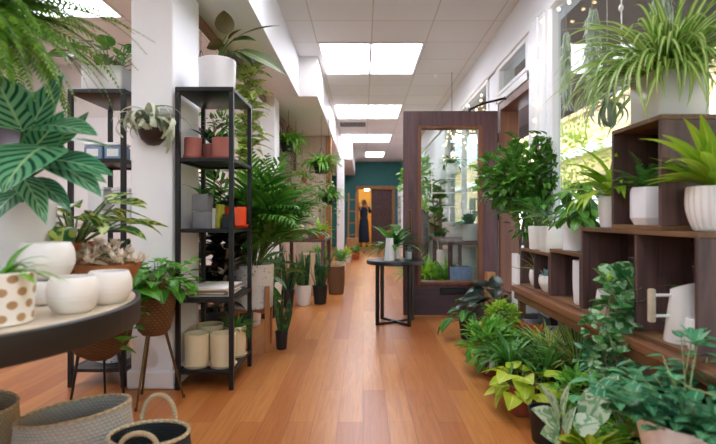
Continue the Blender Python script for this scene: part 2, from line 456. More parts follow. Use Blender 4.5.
def frond(fol, st, R, p, d, L_, droop, npin, PL, PW, rad=.003, start=.08, pd=.5, taper=1.0, ang=1.2, rise=.1):
    """feather frond: a midrib with a pair of leaflets at each step"""
    pts, ds = curve_pts(p, d, L_, droop, 12, 1.3)
    st.tube(pts, rad, 5, rad * .3, False)
    for i in range(npin):
        t = start + (1 - start) * i / (npin - 1); x = t * 12; k = min(11, int(x)); f = x - k
        q = pts[k].lerp(pts[k + 1], f); dd = ds[k].lerp(ds[k + 1], f).normalized()
        s = dd.cross(V((0, 0, 1))); s = s.normalized() if s.length > .05 else V((1, 0, 0))
        nn = s.cross(dd)
        sz = (math.sin(PI * min(1, (t * .86 + .14)) ** taper) + .06)
        for sg in (-1, 1):
            a = ang * (1 - .45 * t)
            v = dd * math.cos(a) + s * sg * math.sin(a) + nn * rise
            leaf(fol, R, q, v, PL * sz * R.uniform(.85, 1.08), PW * (.5 + .5 * sz), 'lance' if PW > .013 else 'strap', pd * R.uniform(.6, 1.3), .2, 4 if PL > .12 else 2, 2, up=nn)
def strand(fol, st, R, pts, nl, L_, W, prof='heart', rad=.002, nx=2, nseg=4):
    """a trailing stem with leaves along it"""
    st.tube(pts, rad, 5, rad * .6, False); m = len(pts) - 1
    for i in range(nl):
        t = (i + R.random() * .6) / nl * m; k = min(m - 1, int(t)); q = V(pts[k]).lerp(V(pts[k + 1]), t - k)
        a = R.uniform(0, 6.28); leaf(fol, R, q, dirv(a, R.uniform(-.2, .6)), L_ * R.uniform(.6, 1.1), W * R.uniform(.7, 1.1), prof, R.uniform(.3, 1.2), .15, nseg, nx, R.uniform(-.5, .5))

# ------------------------------------------------------------------ pots
def pot_round(root, r, h, mat, r0=None, wall=.008, ribs=0, belly=0, amp=.025, name='pot', z=0, saucer=None, n=40, soil=True, lip=.0, weave=False):
    """thrown pot: outer wall, rounded lip, inner wall, foot; soil inside"""
    r0 = r * .82 if r0 is None else r0; pr = [(1e-4, 0), (r0 * .9, 0), (r0, h * .03)]
    K = 12
    for k in range(1, K + 1):
        t = k / K; rr = r0 + (r - r0) * t + belly * math.sin(PI * t)
        pr.append((rr, h * (.03 + .94 * t)))
    pr += [(r + lip, h * .985), (r + lip - wall * .3, h), (r - wall * .8, h), (r - wall, h * .98)]
    nout = len(pr)
    for k in range(5, -1, -1):
        t = k / 6 + .1; pr.append((max(.004, r0 + (r - r0) * t + belly * math.sin(PI * t) - wall), h * (.05 + .9 * t)))
    pr.append((1e-4, h * .12))
    b = MB().lathe(pr, n if not ribs else max(n, ribs * 6), (0, 0, z), ribs=ribs, amp=amp, ribz=set(range(2, nout - 4)))
    o = b.build(name, mat, root)
    if soil:
        zt = h * .86; t = .86; rs = r0 + (r - r0) * t + belly * math.sin(PI * t) - wall * .9
        MB().lathe([(1e-4, z + zt + .006), (rs * .5, z + zt + .004), (rs, z + zt)], 24).build('soil', M['soil'], root)
    if saucer:
        MB().lathe([(1e-4, z - .012), (r0 * 1.05, z - .012), (r0 * 1.2, z + .006), (r0 * 1.16, z + .008), (r0 * 1.02, z - .004), (1e-4, z - .004)], 32).build('saucer', saucer, root)
    return o
def pot_square(root, w, d, h, mat, wall=.01, name='pot', taper=1.0, z=0, soil=True):
    b = MB(); rings = []
    def ring(k, zz, c):
        x, y = w / 2 * k - 0, d / 2 * k; return [(-x + c, -y, zz), (x - c, -y, zz), (x, -y + c, zz), (x, y - c, zz), (x - c, y, zz), (-x + c, y, zz), (-x, y - c, zz), (-x, -y + c, zz)]
    ki = 1 - 2 * wall / w
    rings = [ring(taper * .97, z, .006), ring(taper, z + .006, .008), ring(1, z + h - .003, .008), ring(1 - .004 / w, z + h, .008), ring(ki, z + h, .006), ring(ki * taper, z + h * .1, .006)]
    v = [p for r in rings for p in r]; f = [tuple(range(7, -1, -1))]
    for k in range(len(rings) - 1):
        for i in range(8):
            j = (i + 1) % 8; f.append((k * 8 + i, k * 8 + j, k * 8 + 8 + j, k * 8 + 8 + i))
    f.append(tuple(range((len(rings) - 1) * 8, len(rings) * 8)))
    b.add(v, f); o = b.build(name, mat, root)
    if soil: MB().box(-w / 2 * ki * .99, w / 2 * ki * .99, -d / 2 * ki * .99, d / 2 * ki * .99, z + h * .8, z + h * .86).build('soil', M['soil'], root)
    return o

# ================================================================== THE SETTING
CZ = 2.99
WX = 1.42            # inner face of the shop-front wall
struct('floor', MB().box(-4.3, WX + .02, -3.6, 21.0, -.1, 0), M['floor'])
struct('ceiling', MB().box(-4.3, WX + .2, -3.6, 17.6, CZ, CZ + .12), M['ceil'])
# dropped beams along the column line
for i, (x1, y0, y1) in enumerate(((-.78, -3.5, 6.1), (-.555, 6.1, 12.6), (-.277, 12.6, 17.5))):
    o = struct('ceiling_soffit', MB().bbox(-1.26, x1, y0, y1, 2.5, CZ, .004), M['cream' if i else 'white'])
# columns
def column(x0, x1, y0, y1, z1=2.5):
    o = struct('column', MB().bbox(x0, x1, y0, y1, 0, z1, .006), M['white'])
    b = MB().bbox(x0 - .018, x1 + .018, y0 - .018, y1 + .018, 0, .11, .008)
    struct('column_base', b, M['trimw'], o)
column(-1.385, -1.135, 2.985, 3.46, 2.98)
column(-1.25, -1.075, 6.1, 6.42)
column(-.66, -.48, 12.62, 12.85)
# left side: rear room wall, outer wall, wall behind the trellis, cross wall
struct('wall_left_rear', MB().box(-4.3, -1.25, 6.42, 6.55, 0, CZ), M['cream'])
struct('wall_left', MB().box(-4.42, -4.3, -3.6, 6.55, 0, CZ), M['cream'])
struct('wall_left_aisle', MB().box(-1.34, -1.22, 6.55, 17.5, 0, 2.5), M['pink'])
struct('wall_left_cross', MB().bbox(-1.22, -.60, 9.06, 9.16, 0, 2.5, .004), M['pink'])
struct('trim_1', MB().bbox(-1.225, -1.185, 3.46, 9.05, 2.43, 2.5, .006), M['jamb'])
struct('trim_2', MB().bbox(-.665, -.575, 9.0, 9.2, 0, 2.5, .006), M['orangewood'])
b = MB(); b.box(-4.4, -3.6, -3.72, -3.6, 0, CZ); b.box(.9, WX + .2, -3.72, -3.6, 0, CZ); b.box(-3.6, .9, -3.72, -3.6, 0, .5); b.box(-3.6, .9, -3.72, -3.6, 2.6, CZ)
struct('wall_back', b, M['white'])
b = MB(); b.bbox(-3.6, -3.54, -3.74, -3.58, .5, 2.6, .006); b.bbox(.84, .9, -3.74, -3.58, .5, 2.6, .006); b.bbox(-3.54, .84, -3.74, -3.58, .5, .56, .006); b.bbox(-3.54, .84, -3.74, -3.58, 2.54, 2.6, .006)
for x in (-2.1, -.65): b.bbox(x - .03, x + .03, -3.74, -3.58, .56, 2.54, .006)
wb = struct('window_5', b, M['trimw']); struct('pane', MB().box(-3.54, .84, -3.665, -3.66, .56, 2.54), M['glass'], wb)  # rear window out of view, added for the cool light on the column
struct('ground_forecourt', MB().box(-9, 4.4, -14, -3.72, -.12, -.02), M['pavement'])
# a display ledge window in the rear left room
w = struct('window_1', MB().bbox(-3.9, -2.95, 6.38, 6.42, .95, 2.3, .004), M['trimw'])
# far teal wall with its doorway (X -.17..1.05, z 0..2.0)
FY = 17.5
b = MB(); b.box(-1.3, -.2, FY, FY + .15, 0, CZ); b.box(1.07, WX + .1, FY, FY + .15, 0, CZ); b.box(-.2, 1.07, FY, FY + .15, 2.06, CZ)
struct('wall_far', b, M['teal'])
b = MB(); b.bbox(-.24, -.15, FY - .03, FY + .18, 0, 2.04, .006); b.bbox(1.02, 1.11, FY - .03, FY + .18, 0, 2.04, .006); b.bbox(-.24, 1.11, FY - .03, FY + .18, 2.04, 2.14, .006)
struct('trim_3', b, M['orangewood'])
b = MB(); b.box(-.6, 1.6, 20.9, 21.0, 0, 2.6)
struct('wall_rear_room', b, M['yellow'])
b = MB(); b.box(-.7, -.6, FY + .15, 21, 0, 2.6); struct('wall_rear_room_left', b, M['yellow'])
b = MB(); b.box(1.5, 1.6, FY + .15, 21, 0, 2.6); struct('wall_rear_room_right', b, M['yellow'])
b = MB(); b.box(-.7, 1.6, FY + .1, 21, 2.6, 2.7); struct('ceiling_rear_room', b, M['white'])
d2 = struct('door_1', MB().bbox(.0, .74, 0, .045, .01, 2.03, .004), M['crate'])
d2.location = (.29, FY + .12, 0)
b = MB(); b.tube([(.06, -.002, 1.0), (.06, -.05, 1.0), (.13, -.05, 1.0)], .01, 8); b.build('handle', M['brass'], d2)

# ---- shop-front wall (right), X = WX .. WX+.16
WT = .16
b = MB()
b.box(WX, WX + WT, -3.6, 3.74, 0, .56)                 # below the big pane
b.box(WX, WX + WT, -3.6, FY, 2.60, CZ)                 # header
b.box(WX, WX + WT, -3.6, -1.6, .56, 2.60)
b.box(WX, WX + WT, 5.28, 5.62, 0, 2.60)                # pier past the door
b.box(WX, WX + WT, 8.6, FY, 0, 2.60)
b.box(WX, WX + WT, 5.62, 8.6, 0, .9)
struct('wall_right', b, M['white'])
# big pane frame
def win(n, y0, y1, z0, z1, fw=.06, mull=()):
    o = MB(); x0, x1 = WX - .02, WX + .05
    o.bbox(x0, x1, y0, y0 + fw, z0, z1, .006); o.bbox(x0, x1, y1 - fw, y1, z0, z1, .006)
    o.bbox(x0, x1, y0 + fw, y1 - fw, z0, z0 + fw, .006); o.bbox(x0, x1, y0 + fw, y1 - fw, z1 - fw, z1, .006)
    for y in mull: o.bbox(x0, x1, y - fw / 2, y + fw / 2, z0 + fw, z1 - fw, .006)
    f = struct('window_%d' % n, o, M['trimw'])
    p = MB().box(WX + .03, WX + .036, y0 + fw, y1 - fw, z0 + fw, z1 - fw); struct('pane', p, M['glass'], f)
    return f
win(2, -1.6, 3.74, .56, 2.60, .028, (.6,))
win(3, 4.27, 5.2, 2.28, 2.58, .045)
win(4, 5.62, 8.6, .9, 2.60, .06, (7.1,))
# moulded white post between pane and doorway, with fluted steps
b = MB(); b.bbox(WX - .03, WX + .05, 3.74, 4.2, 0, 2.60, .01); b.bbox(WX - .05, WX - .02, 3.80, 4.14, 0, 2.60, .012); b.bbox(WX - .065, WX - .04, 3.9, 4.04, 0, 2.6, .01)
struct('trim_4', b, M['trimw'])
b = MB(); b.bbox(WX - .02, WX + WT, 4.2, 5.28, 2.20, 2.28, .008); b.bbox(WX - .02, WX + WT, 4.2, 5.28, 2.575, 2.60, .004); b.bbox(WX - .02, WX + WT, 5.2, 5.28, 0, 2.6, .006)
b.bbox(WX - .02, WX + WT, 4.2, 4.27, 2.2, 2.6, .006)
struct('trim_5', b, M['trimw'])
# cornice line under the ceiling on the right
struct('trim_6', MB().bbox(WX - .03, WX, -3.6, FY, 2.58, 2.66, .01), M['trimw'])
# brown door case
b = MB(); b.bbox(WX - .01, WX + WT + .02, 5.13, 5.2, 0, 2.13, .006); b.bbox(WX - .01, WX + WT + .02, 4.2, 4.25, 0, 2.13, .006); b.bbox(WX - .01, WX + WT + .02, 4.2, 5.2, 2.12, 2.2, .006)
struct('trim_7', b, M['jamb'])
struct('trim_8', MB().bbox(WX + .0, WX + .12, 4.25, 5.13, 0, .02, .004), M['brass'])

# ---- the open entrance door, swung 90 degrees into the shop
DX0, DX1, DY, DT = .415, 1.39, 5.2, .046
b = MB(); y0, y1 = DY - DT, DY
GX0, GX1, GZ0, GZ1 = .59, 1.20, .36, 1.945
b.bbox(DX0, GX0, y0, y1, .015, 2.125, .004); b.bbox(GX1, DX1, y0, y1, .015, 2.125, .004)
b.bbox(GX0, GX1, y0, y1, GZ1, 2.125, .004); b.bbox(GX0, GX1, y0, y1, .015, GZ0, .004)
door = struct('door_2', b, M['doorwood'])
b = MB(); e = .03
for (x0, x1, z0, z1) in ((GX0 - e, GX0 + .01, GZ0 - e, GZ1 + e), (GX1 - .01, GX1 + e, GZ0 - e, GZ1 + e), (GX0 + .01, GX1 - .01, GZ1 - .01, GZ1 + e), (GX0 + .01, GX1 - .01, GZ0 - e, GZ0 + .01)):
    b.bbox(x0, x1, y0 - .014, y1 + .014, z0, z1, .006)
b.build('glass_bead', M['jamb'], door)
MB().box(GX0, GX1, DY - .026, DY - .02, GZ0, GZ1).build('pane', M['doorglass'], door)
b = MB(); b.bbox(DX0 + .02, DX1 - .02, y0 - .006, y0, .03, GZ0 - .06, .004); b.build('kick_panel', M['doorpanel'], door)
b = MB(); b.bbox(.79, 1.07, y0 - .02, y0 - .006, .235, .305, .004); o = b.build('mail_slot', M['black'], door)
b = MB(); b.bbox(.83, 1.03, y0 - .026, y0 - .02, .258, .284, .003); b.build('flap', M['rim'], o)
b = MB(); b.tube([(.49, y0 - .0, .86), (.49, y0 - .05, .86), (.49, y0 - .055, .98), (.49, y0 - .05, 1.1), (.49, y0, 1.1)], .011, 8); b.build('pull_handle', M['brass'], door)
b = MB(); 
for z in (.25, 1.05, 1.85): b.tube([(DX1 + .005, DY - .02, z - .05), (DX1 + .005, DY - .02, z + .05)], .01, 8)
b.build('hinge', M['brass'], door)
# closer arm from the top of the door to the head of the doorway
b = MB(); b.tube([(1.10, DY - .03, 2.14), (1.24, DY - .12, 2.19), (1.41, DY - .26, 2.205)], .011, 8); b.tube([(1.10, DY - .03, 2.10), (1.10, DY - .03, 2.15)], .018, 8)
b.ball((1.41, DY - .26, 2.205), .02); b.build('closer_arm', M['black'], door)
# faded white lettering and line work on the glass
b = MB(); yl = DY - .029
def stroke(x0, x1, z0, z1): b.box(x0, x1, yl - .0012, yl, z0, z1)
def pxs(px0, px1, py0, py1):
    a, c = at(px0, py1, yl), at(px1, py0, yl); stroke(a.x, c.x, a.z, c.z)
for (a, c, y) in ((432, 471, 192.6), (442, 459, 206.5), (446, 467, 178), (441, 472, 158.5)): pxs(a, c, y, y + .6)
pxs(431.6, 432.2, 159, 197); pxs(471.3, 471.9, 159, 192); pxs(448.6, 449.6, 206.5, 222)
RL = random.Random(5)
GLYPH = {'P': ((0, .25, 0, 1), (.25, .8, .85, 1), (.25, .8, .42, .57), (.7, .9, .5, .95)), 'L': ((0, .25, 0, 1), (.25, .85, 0, .15)),
         'A': ((0, .2, 0, .85), (.7, .9, 0, .85), (.15, .75, .85, 1), (.2, .7, .4, .52)), 'N': ((0, .2, 0, 1), (.7, .9, 0, 1), (.2, .45, .55, .85), (.45, .7, .2, .5)),
         'T': ((0, .9, .85, 1), (.35, .58, 0, .85)), 'S': ((0, .85, .85, 1), (0, .2, .5, .85), (0, .85, .43, .57), (.65, .85, .12, .45), (0, .85, 0, .14)),
         'H': ((0, .2, 0, 1), (.7, .9, 0, 1), (.2, .7, .43, .57)), 'E': ((0, .2, 0, 1), (.2, .85, .85, 1), (.2, .7, .43, .57), (.2, .85, 0, .15)), 'I': ((.3, .55, 0, 1),)}
def word(px, py, h, w, txt, gap=1.35):
    for i, ch in enumerate(txt):
        for (a, c, z0, z1) in GLYPH.get(ch, ()): pxs(px + (i * gap + a) * w, px + (i * gap + c) * w, py + h * (1 - z1), py + h * (1 - z0))
word(443.5, 209, 5, 3.6, 'PI NA', 1.35); word(463, 210, 4, 3.0, 'LNE', 1.3)
word(446, 199.5, 3.6, 2.4, 'H  NAN', 1.35)
word(443, 186.5, 2.4, 1.8, 'SE HS EN ES', 1.5)
b.build('lettering', M['tag'], door)

# ---- ceiling lights: rows of paired diffusers
def troffer(x, y, two=True, label=''):
    t = thing('ceiling_light', label, 'light', (x, y, CZ), 0, 'recessed ceiling lights'); w = .605
    b = MB(); e = .028; n = 2 if two else 1; W = w * n
    b.bbox(0, W, 0, e, -.014, 0, .003); b.bbox(0, W, 1.22 - e, 1.22, -.014, 0, .003)
    for i in range(n + 1):
        xx = i * w; b.bbox(max(0, xx - e / (1 if i in (0, n) else 2)), min(W, xx + e / (1 if i in (0, n) else 2)), e, 1.22 - e, -.014, 0, .003)
    b.build('frame', M['trimw'], t)
    for i in range(n): MB().box(i * w + .012, i * w + w - .012, .012, 1.208, -.007, -.001).build('diffuser', M['panel'], t)
for y, lab in ((5.6, 'nearest pair of bright square diffusers above the aisle'), (8.65, 'second row of paired ceiling diffusers along the aisle'), (11.7, 'third, small row of paired ceiling diffusers before the teal wall'),
               (2.5, 'paired ceiling diffusers overhead in front of the shelves'), (-.6, 'paired ceiling diffusers overhead by the added window behind the viewpoint')):
    troffer(-.515, y, True, lab)
troffer(.06, 14.85, False, 'single ceiling diffuser closest to the teal wall')
troffer(-3.54, 3.68, True, 'paired ceiling diffusers above the left room seen over the fern')
troffer(-3.25, .6, True, 'paired ceiling diffusers over the round display table')
t = thing('air_vent', 'flat louvred vent tile between the ceiling diffusers', 'vent', (-.515, 10.2, CZ))
b = MB(); b.bbox(0, .6, 0, .03, -.012, 0); b.bbox(0, .6, .57, .6, -.012, 0); b.bbox(0, .03, .03, .57, -.012, 0); b.bbox(.57, .6, .03, .57, -.012, 0); b.build('frame', M['trimw'], t)
b = MB()
for k in range(8): b.box(.03, .57, .05 + k * .065, .085 + k * .065, -.008, -.003)
b.build('louvre', M['grey'], t)
for i, (x, y, l) in enumerate(((-.05, 13.8, 'small ceiling sprinkler head near the teal wall'), (1.0, 6.9, 'small ceiling sprinkler head above the open door'))):
    t = thing('sprinkler', l, 'sprinkler', (x, y, CZ)); MB().lathe([(1e-4, 0), (.03, 0), (.03, -.006), (.01, -.01), (.01, -.035), (.022, -.038), (.022, -.042), (1e-4, -.042)], 16).build('head', M['trimw'], t)

# ---- the street outside
struct('ground_pavement', MB().box(WX + WT, 4.4, -8, 40, -.12, -.02), M['pavement'])
struct('ground_road', MB().box(4.4, 11, -14, 60, -.2, -.1), M['asphalt'])
b = MB(); b.box(11, 11.4, -14, 60, -.1, 6.2); b.box(10.85, 11.4, -14, 60, 6.2, 6.6)
o = struct('exterior_building', b, M['tan']); struct('cornice', MB().bbox(10.7, 11.4, -14, 60, 4.1, 4.5, .03), M['trimw'], o)
for k in range(9):
    bb = MB().bbox(10.9, 11.05, 4 + k * 5.6, 6.6 + k * 5.6, .9, 3.0, .02); struct('window', bb, M['rim'], o)
t = thing('awning', 'brown grey canopy jutting out over the shop windows outside', 'awning', (WX + WT + .03, 1.5, 2.62))
b = MB(); 
for (x0, x1, z0, z1) in ((0, 1.15, .12, .0),): b.add([(0, -6, .3), (0, 9, .3), (x1, 9, z1), (x1, -6, z1), (0, -6, .26), (0, 9, .26), (x1, 9, z1 - .04), (x1, -6, z1 - .04)], [(0, 3, 2, 1), (4, 5, 6, 7), (0, 1, 5, 4), (2, 3, 7, 6), (0, 4, 7, 3), (1, 2, 6, 5)])
b.box(1.13, 1.16, -6, 9, -.22, 0); b.build('cloth', M['awning'], t)
b = MB(); b.tube([(0, -3, .0), (1.1, -3, -.05)], .015); b.build('strut', M['black'], t)
R = random.Random(11)
for i, (x, y, s, lab) in enumerate(((9.0, 28.5, 1.1, 'yellow green street tree outside beyond the doorway'), (9.0, 22.5, 1.35, 'yellow green street tree outside seen left in the big window'), (9.2, 15.5, 1.0, 'yellow green street tree outside behind the spider plant'))):
    t = thing('street_tree', lab, 'tree', (x, y, -.12), 0, 'street trees')
    MB().tube([(0, 0, 0), (.05, 0, 1.2), (0, .05, 2.2)], .11, 10, .06).build('trunk', M['bark'], t)
    b = MB(); bush(b, R, (0, 0, 2.9 * s), 1.3 * s, 1.5 * s, 1.3 * s, 900, .3, .18, 'ovate', .3, nseg=2)
    b.build('foliage', L['tree'], t)
# street beyond: a low white van, overexposed in the sun
t = thing('parked_van', 'white van parked across the street in full sun', 'van', (7.4, 19.2, -.1))
b = MB()
prof = [(-2.2, .35), (-2.25, 1.0), (-2.1, 1.05), (-1.7, 1.75), (-1.4, 1.9), (2.1, 1.95), (2.25, 1.8), (2.3, .4)]
n = len(prof); vs = [(-.85, y, z) for y, z in prof] + [(.85, y, z) for y, z in prof]
b.add(vs, [tuple(range(n)), tuple(range(2 * n - 1, n - 1, -1))] + [(i, i + n, (i + 1) % n + n, (i + 1) % n) for i in range(n)]); b.build('body', M['ceramic'], t, False)
for y in (-1.4, 1.45):
    for x in (-.8, .8): MB().lathe([(1e-4, -.1), (.32, -.1), (.34, -.06), (.34, .06), (.32, .1), (1e-4, .1)], 24, (0, 0, 0), tilt=Matrix.Rotation(PI / 2, 3, 'Y')).build('wheel', M['nblack'], t).location = (x, y, .34)
b = MB(); b.add([(-.856, -1.62, 1.2), (-.856, -.75, 1.2), (-.856, -.75, 1.72), (-1 + .144, -1.5, 1.72)], [(0, 1, 2, 3)]); b.add([(-.856, -.6, 1.2), (-.856, .5, 1.2), (-.856, .5, 1.72), (-.856, -.6, 1.72)], [(0, 1, 2, 3)]); b.build('side_window', M['rim'], t, False)

# ================================================================== LEFT SIDE: FURNITURE
TZ = .73; TC = V((-1.47, 1.62, 0))
t = thing('display_table', 'round display table with pale wood top and dark steel rim', 'table', TC)
MB().lathe([(1e-4, TZ - .02), (.665, TZ - .02), (.668, TZ - .004), (.664, TZ), (1e-4, TZ)], 96).build('tabletop', M['tabletop'], t)
MB().lathe([(.64, TZ - .085), (.683, TZ - .085), (.686, TZ - .08), (.686, TZ - .006), (.682, TZ - .002), (.669, TZ - .002), (.669, TZ - .03), (.64, TZ - .03), (.64, TZ - .085)], 96).build('rim', M['rim'], t)
MB().lathe([(1e-4, 0), (.3, 0), (.3, .015), (.05, .03), (.04, .06), (.04, TZ - .09), (.16, TZ - .03), (1e-4, TZ - .03)], 40).build('pedestal', M['rim'], t)

def potted(name, label, cat, loc, group=None, rz=0): return thing(name, label, cat, loc, rz, group)
def on_table(x, y): return (x, y, TZ)

# polka dot pot
R = random.Random(21)
t = potted('potted_plant', 'white pot with tan polka dots on the round table, green strappy plant inside', 'plant', on_table(-1.005, 1.375))
pot_round(t, .092, .143, M['dots'], .085, .006)
b = MB(); s_ = MB(); rosette(b, R, (0, 0, .12), 26, .14, .028, 'lance', (.3, 1.3), (.5, 1.5), .03, .25, 6)
leaf(b, R, (.04, 0, .13), (1, .3, .3), .16, .016, 'strap', 1.1); leaf(b, R, (.04, 0, .13), (1, .1, .5), .15, .014, 'strap', 1.4)
b.build('foliage', L['bright'], t)

def bowl_pot(label, loc, r, h, open_=.72, mat='ceramic'):
    o = thing('ceramic_bowl', label, 'bowl', loc)
    pr = [(1e-4, 0), (r * .6, 0), (r * .66, h * .02)]
    for k in range(1, 12):
        q = k / 12; pr.append((r * (.66 + .34 * math.sin(PI * (q * .80 + .02)) ** .8), h * (.02 + .94 * q)))
    pr += [(r * .84, h * .985), (r * .82, h), (r * .80, h * .99), (r * .86, h * .8), (r * .9, h * .5), (r * .7, h * .1), (1e-4, h * .06)]
    MB().lathe(pr, 48).build('body', M[mat], o)
    b = MB()
    for z in (.42, .54): b.lathe([(r * 1.0, h * z - .0012), (r * 1.004, h * z), (r * 1.0, h * z + .0012)], 48)
    b.build('groove', M['trimw'], o); return o
bowl_pot('round white ceramic bowl nearest the table edge, right of the polka dot pot', on_table(-.895, 1.545), .074, .110)
bowl_pot('rightmost round white ceramic bowl on the table, in front of the dried flowers', on_table(-.868, 1.71), .073, .110)
bowl_pot('lower white bowl on the table with another bowl stacked on it', on_table(-1.075, 1.70), .082, .082)
bowl_pot('white ceramic bowl stacked on top of another on the table', (-1.075, 1.70, TZ + .082), .086, .125)

# calathea in tapered pale pot
R = random.Random(4)
t = potted('potted_calathea', 'prayer plant with broad green leaves striped dark, in tall pale pot on the table', 'plant', on_table(-1.30, 1.87))
pot_round(t, .135, .345, M['ceramicb'], .10, .01)
fo = MB(); st = MB()
def aim_leaf(px, py, Y, tx, ty, tY, W, mat_fold=.12, droop=.4, base=(-1.30, 1.87, 1.04), prof='ovate', fb=None, wave=.02, roll=0):
    """a leaf from the stalk end at one point of the place towards another; its stalk runs back to the pot"""
    a = at(px, py, Y); e = at(tx, ty, tY); o = V((-1.30, 1.87, TZ)); d = e - a
    q = V(base); m = q.lerp(a, .5) + V((0, 0, .05))
    st.tube([q - o - V((0, 0, .02)), m - o, a - o], .006, 6, .004, False)
    sd = d.cross(V((0, 0, 1))).normalized(); dd = Quaternion(sd, droop * .5) @ d.normalized()
    if roll < 2: roll = abs(roll) * (1 if tx > px else -1)
    leaf(fo, R, a - o, dd, d.length * 1.04, W, prof, droop, mat_fold, 10, 4, roll, wave)
K = V((-1.30, 1.87, 1.04))
for (px, py, Y, tx, ty, tY, W, dr, ro) in (
    (25, 140, 1.72, 68, 76, 1.80, .115, .25, .9), (22, 132, 1.7, -14, 74, 1.75, .19, .3, -.5), (38, 126, 1.7, 90, 138, 1.62, .14, .45, .5),
    (45, 160, 1.7, 102, 180, 1.6, .12, .5, .6), (40, 156, 1.7, 92, 200, 1.62, .13, .6, .4), (48, 146, 1.66, 8, 196, 1.45, .20, .8, .1),
    (20, 175, 1.7, 40, 226, 1.6, .09, .7, .2), (22, 190, 1.7, -8, 228, 1.6, .11, .7, .2), (30, 140, 1.8, 62, 158, 1.8, .15, .6, .3),
    (24, 150, 1.8, 88, 128, 1.9, .10, .5, .4), (15, 150, 1.8, -25, 130, 1.8, .16, .5, .2), (10, 160, 1.7, -20, 180, 1.6, .15, .6, .2), (60, 140, 1.9, 112, 150, 1.95, .07, .5, .3),
    (30, 150, 1.75, 70, 132, 1.7, .12, .5, 2.9), (40, 146, 1.8, 100, 134, 1.85, .10, .5, 2.8), (14, 150, 1.75, -10, 118, 1.75, .14, .4, 2.9), (30, 165, 1.8, 78, 178, 1.75, .13, .6, .4), (20, 120, 1.9, 40, 92, 1.95, .12, .4, .5), (50, 165, 1.75, 100, 186, 1.72, .11, .6, .5), (28, 178, 1.75, 64, 214, 1.7, .10, .7, .3)):
    aim_leaf(px, py, Y, tx, ty, tY, W, .12, dr, K, roll=ro)
fo.build('foliage', L['calathea'], t); st.build('stem', M['stem'], t)

# dieffenbachia behind
R = random.Random(9)
t = potted('potted_dieffenbachia', 'plant with green leaves centred cream in brown pot behind the striped plant', 'plant', on_table(-1.22, 2.10))
pot_round(t, .085, .19, M['terra2'], .068, .008)
fo = MB(); st = MB(); petioled(fo, st, R, (0, 0, .17), 30, .22, .20, .095, 'ovate', (.55, 1.45), (.2, .6), (.4, 1.1), .03, .006, 7, 2)
for q in range(3): leaf(fo, R, (.03, .02, .24 + q * .03), (1, .1 * q, .5), .2, .02, 'strap', 1.0)
fo.build('foliage', L['diff'], t); st.build('stem', M['stem'], t)

# dried flowers in a wooden bowl
R = random.Random(3)
t = thing('dried_flower_bowl', 'tan wooden bowl heaped with dried cream flowers on the table edge', 'bowl', on_table(-1.015, 1.99))
MB().lathe([(1e-4, 0), (.05, 0), (.06, .008), (.095, .05), (.125, .105), (.125, .11), (.12, .11), (.09, .06), (.05, .02), (1e-4, .018)], 40).build('body', M['woodbowl'], t)
fo = MB(); st = MB(); fd = MB()
for i in range(38):
    a = R.uniform(0, 6.28); rr = .14 * math.sqrt(R.random()); p = V((rr * math.cos(a), rr * math.sin(a), .12 + R.uniform(0, .11) * (1 - rr / .14)))
    st.tube([V((p.x * .5, p.y * .5, .05)), p], .0025, 5, .002, False)
    for j in range(22): leaf(fo, R, p, dirv(R.uniform(0, 6.28), R.uniform(-.1, 1.5)), R.uniform(.02, .04), .012, 'lance', R.uniform(-.3, .8), .2, 2)
for i in range(5): 
    p = V((R.uniform(-.13, .02), R.uniform(-.08, .0), .13 + R.uniform(0, .03))); fd.tube([p, p + V((.09, -.03, -.012 + R.uniform(-.02, .02)))], .009, 8, .007)
fo.build('petals', L['dry'], t); st.build('stem', M['bark'], t); fd.build('seed_pod', M['hessian'], t)

# ---- hanging fern, upper left
R = random.Random(8)
F0 = at(-42, 4, 1.62)
t = thing('hanging_fern', 'large feathery fern in hanging pot above the round table', 'plant', F0)
MB().lathe([(1e-4, -.2), (.10, -.2), (.13, -.16), (.15, -.02), (.152, 0), (.142, 0), (.13, -.03), (1e-4, -.03)], 36).build('pot', M['darkbrown'], t)
b = MB()
for k in range(3):
    a = k * 2.094 + .5; b.tube([(.145 * math.cos(a), .145 * math.sin(a), -.005), (0, 0, .42)], .003, 5)
b.tube([(0, 0, .42), (0, 0, CZ - F0.z)], .003, 5); b.build('hanging_wire', M['black'], t)
fo = MB(); st = MB()
for i in range(64):
    a = i * 2.39996; e = R.uniform(-.2, 1.2)
    frond(fo, st, R, (.05 * math.cos(a), .05 * math.sin(a), -.01), dirv(a, e), R.uniform(.42, .62), R.uniform(.6, 1.5), 32, .062, .0125, .003, .05, .5, .8)
for (tx, ty, tY) in ((118, 0, 1.75), (92, 33, 1.6), (104, 62, 1.7), (70, 100, 1.6), (98, 96, 1.75), (45, 70, 1.35), (30, 100, 1.5), (75, 12, 1.5), (60, 50, 1.5), (10, 90, 1.45), (112, 40, 1.9), (20, 60, 1.35), (40, 40, 1.4), (85, 75, 1.55), (55, 88, 1.45), (88, 48, 1.65), (30, 20, 1.4), (104, 82, 1.8), (50, 112, 1.6), (5, 70, 1.35), (66, 70, 1.45), (98, 14, 1.6), (60, 4, 1.45), (-5, 100, 1.5)):
    e = at(tx, ty, tY) - F0; dd = Quaternion(e.cross(V((0, 0, 1))).normalized(), .45) @ e.normalized()
    frond(fo, st, R, (0, 0, -.01), dd, e.length * 1.06, .95, 36, .066, .0125, .003, .05, .5, .8)
fo.build('frond', L['fern'], t); st.build('stem', M['stem'], t)

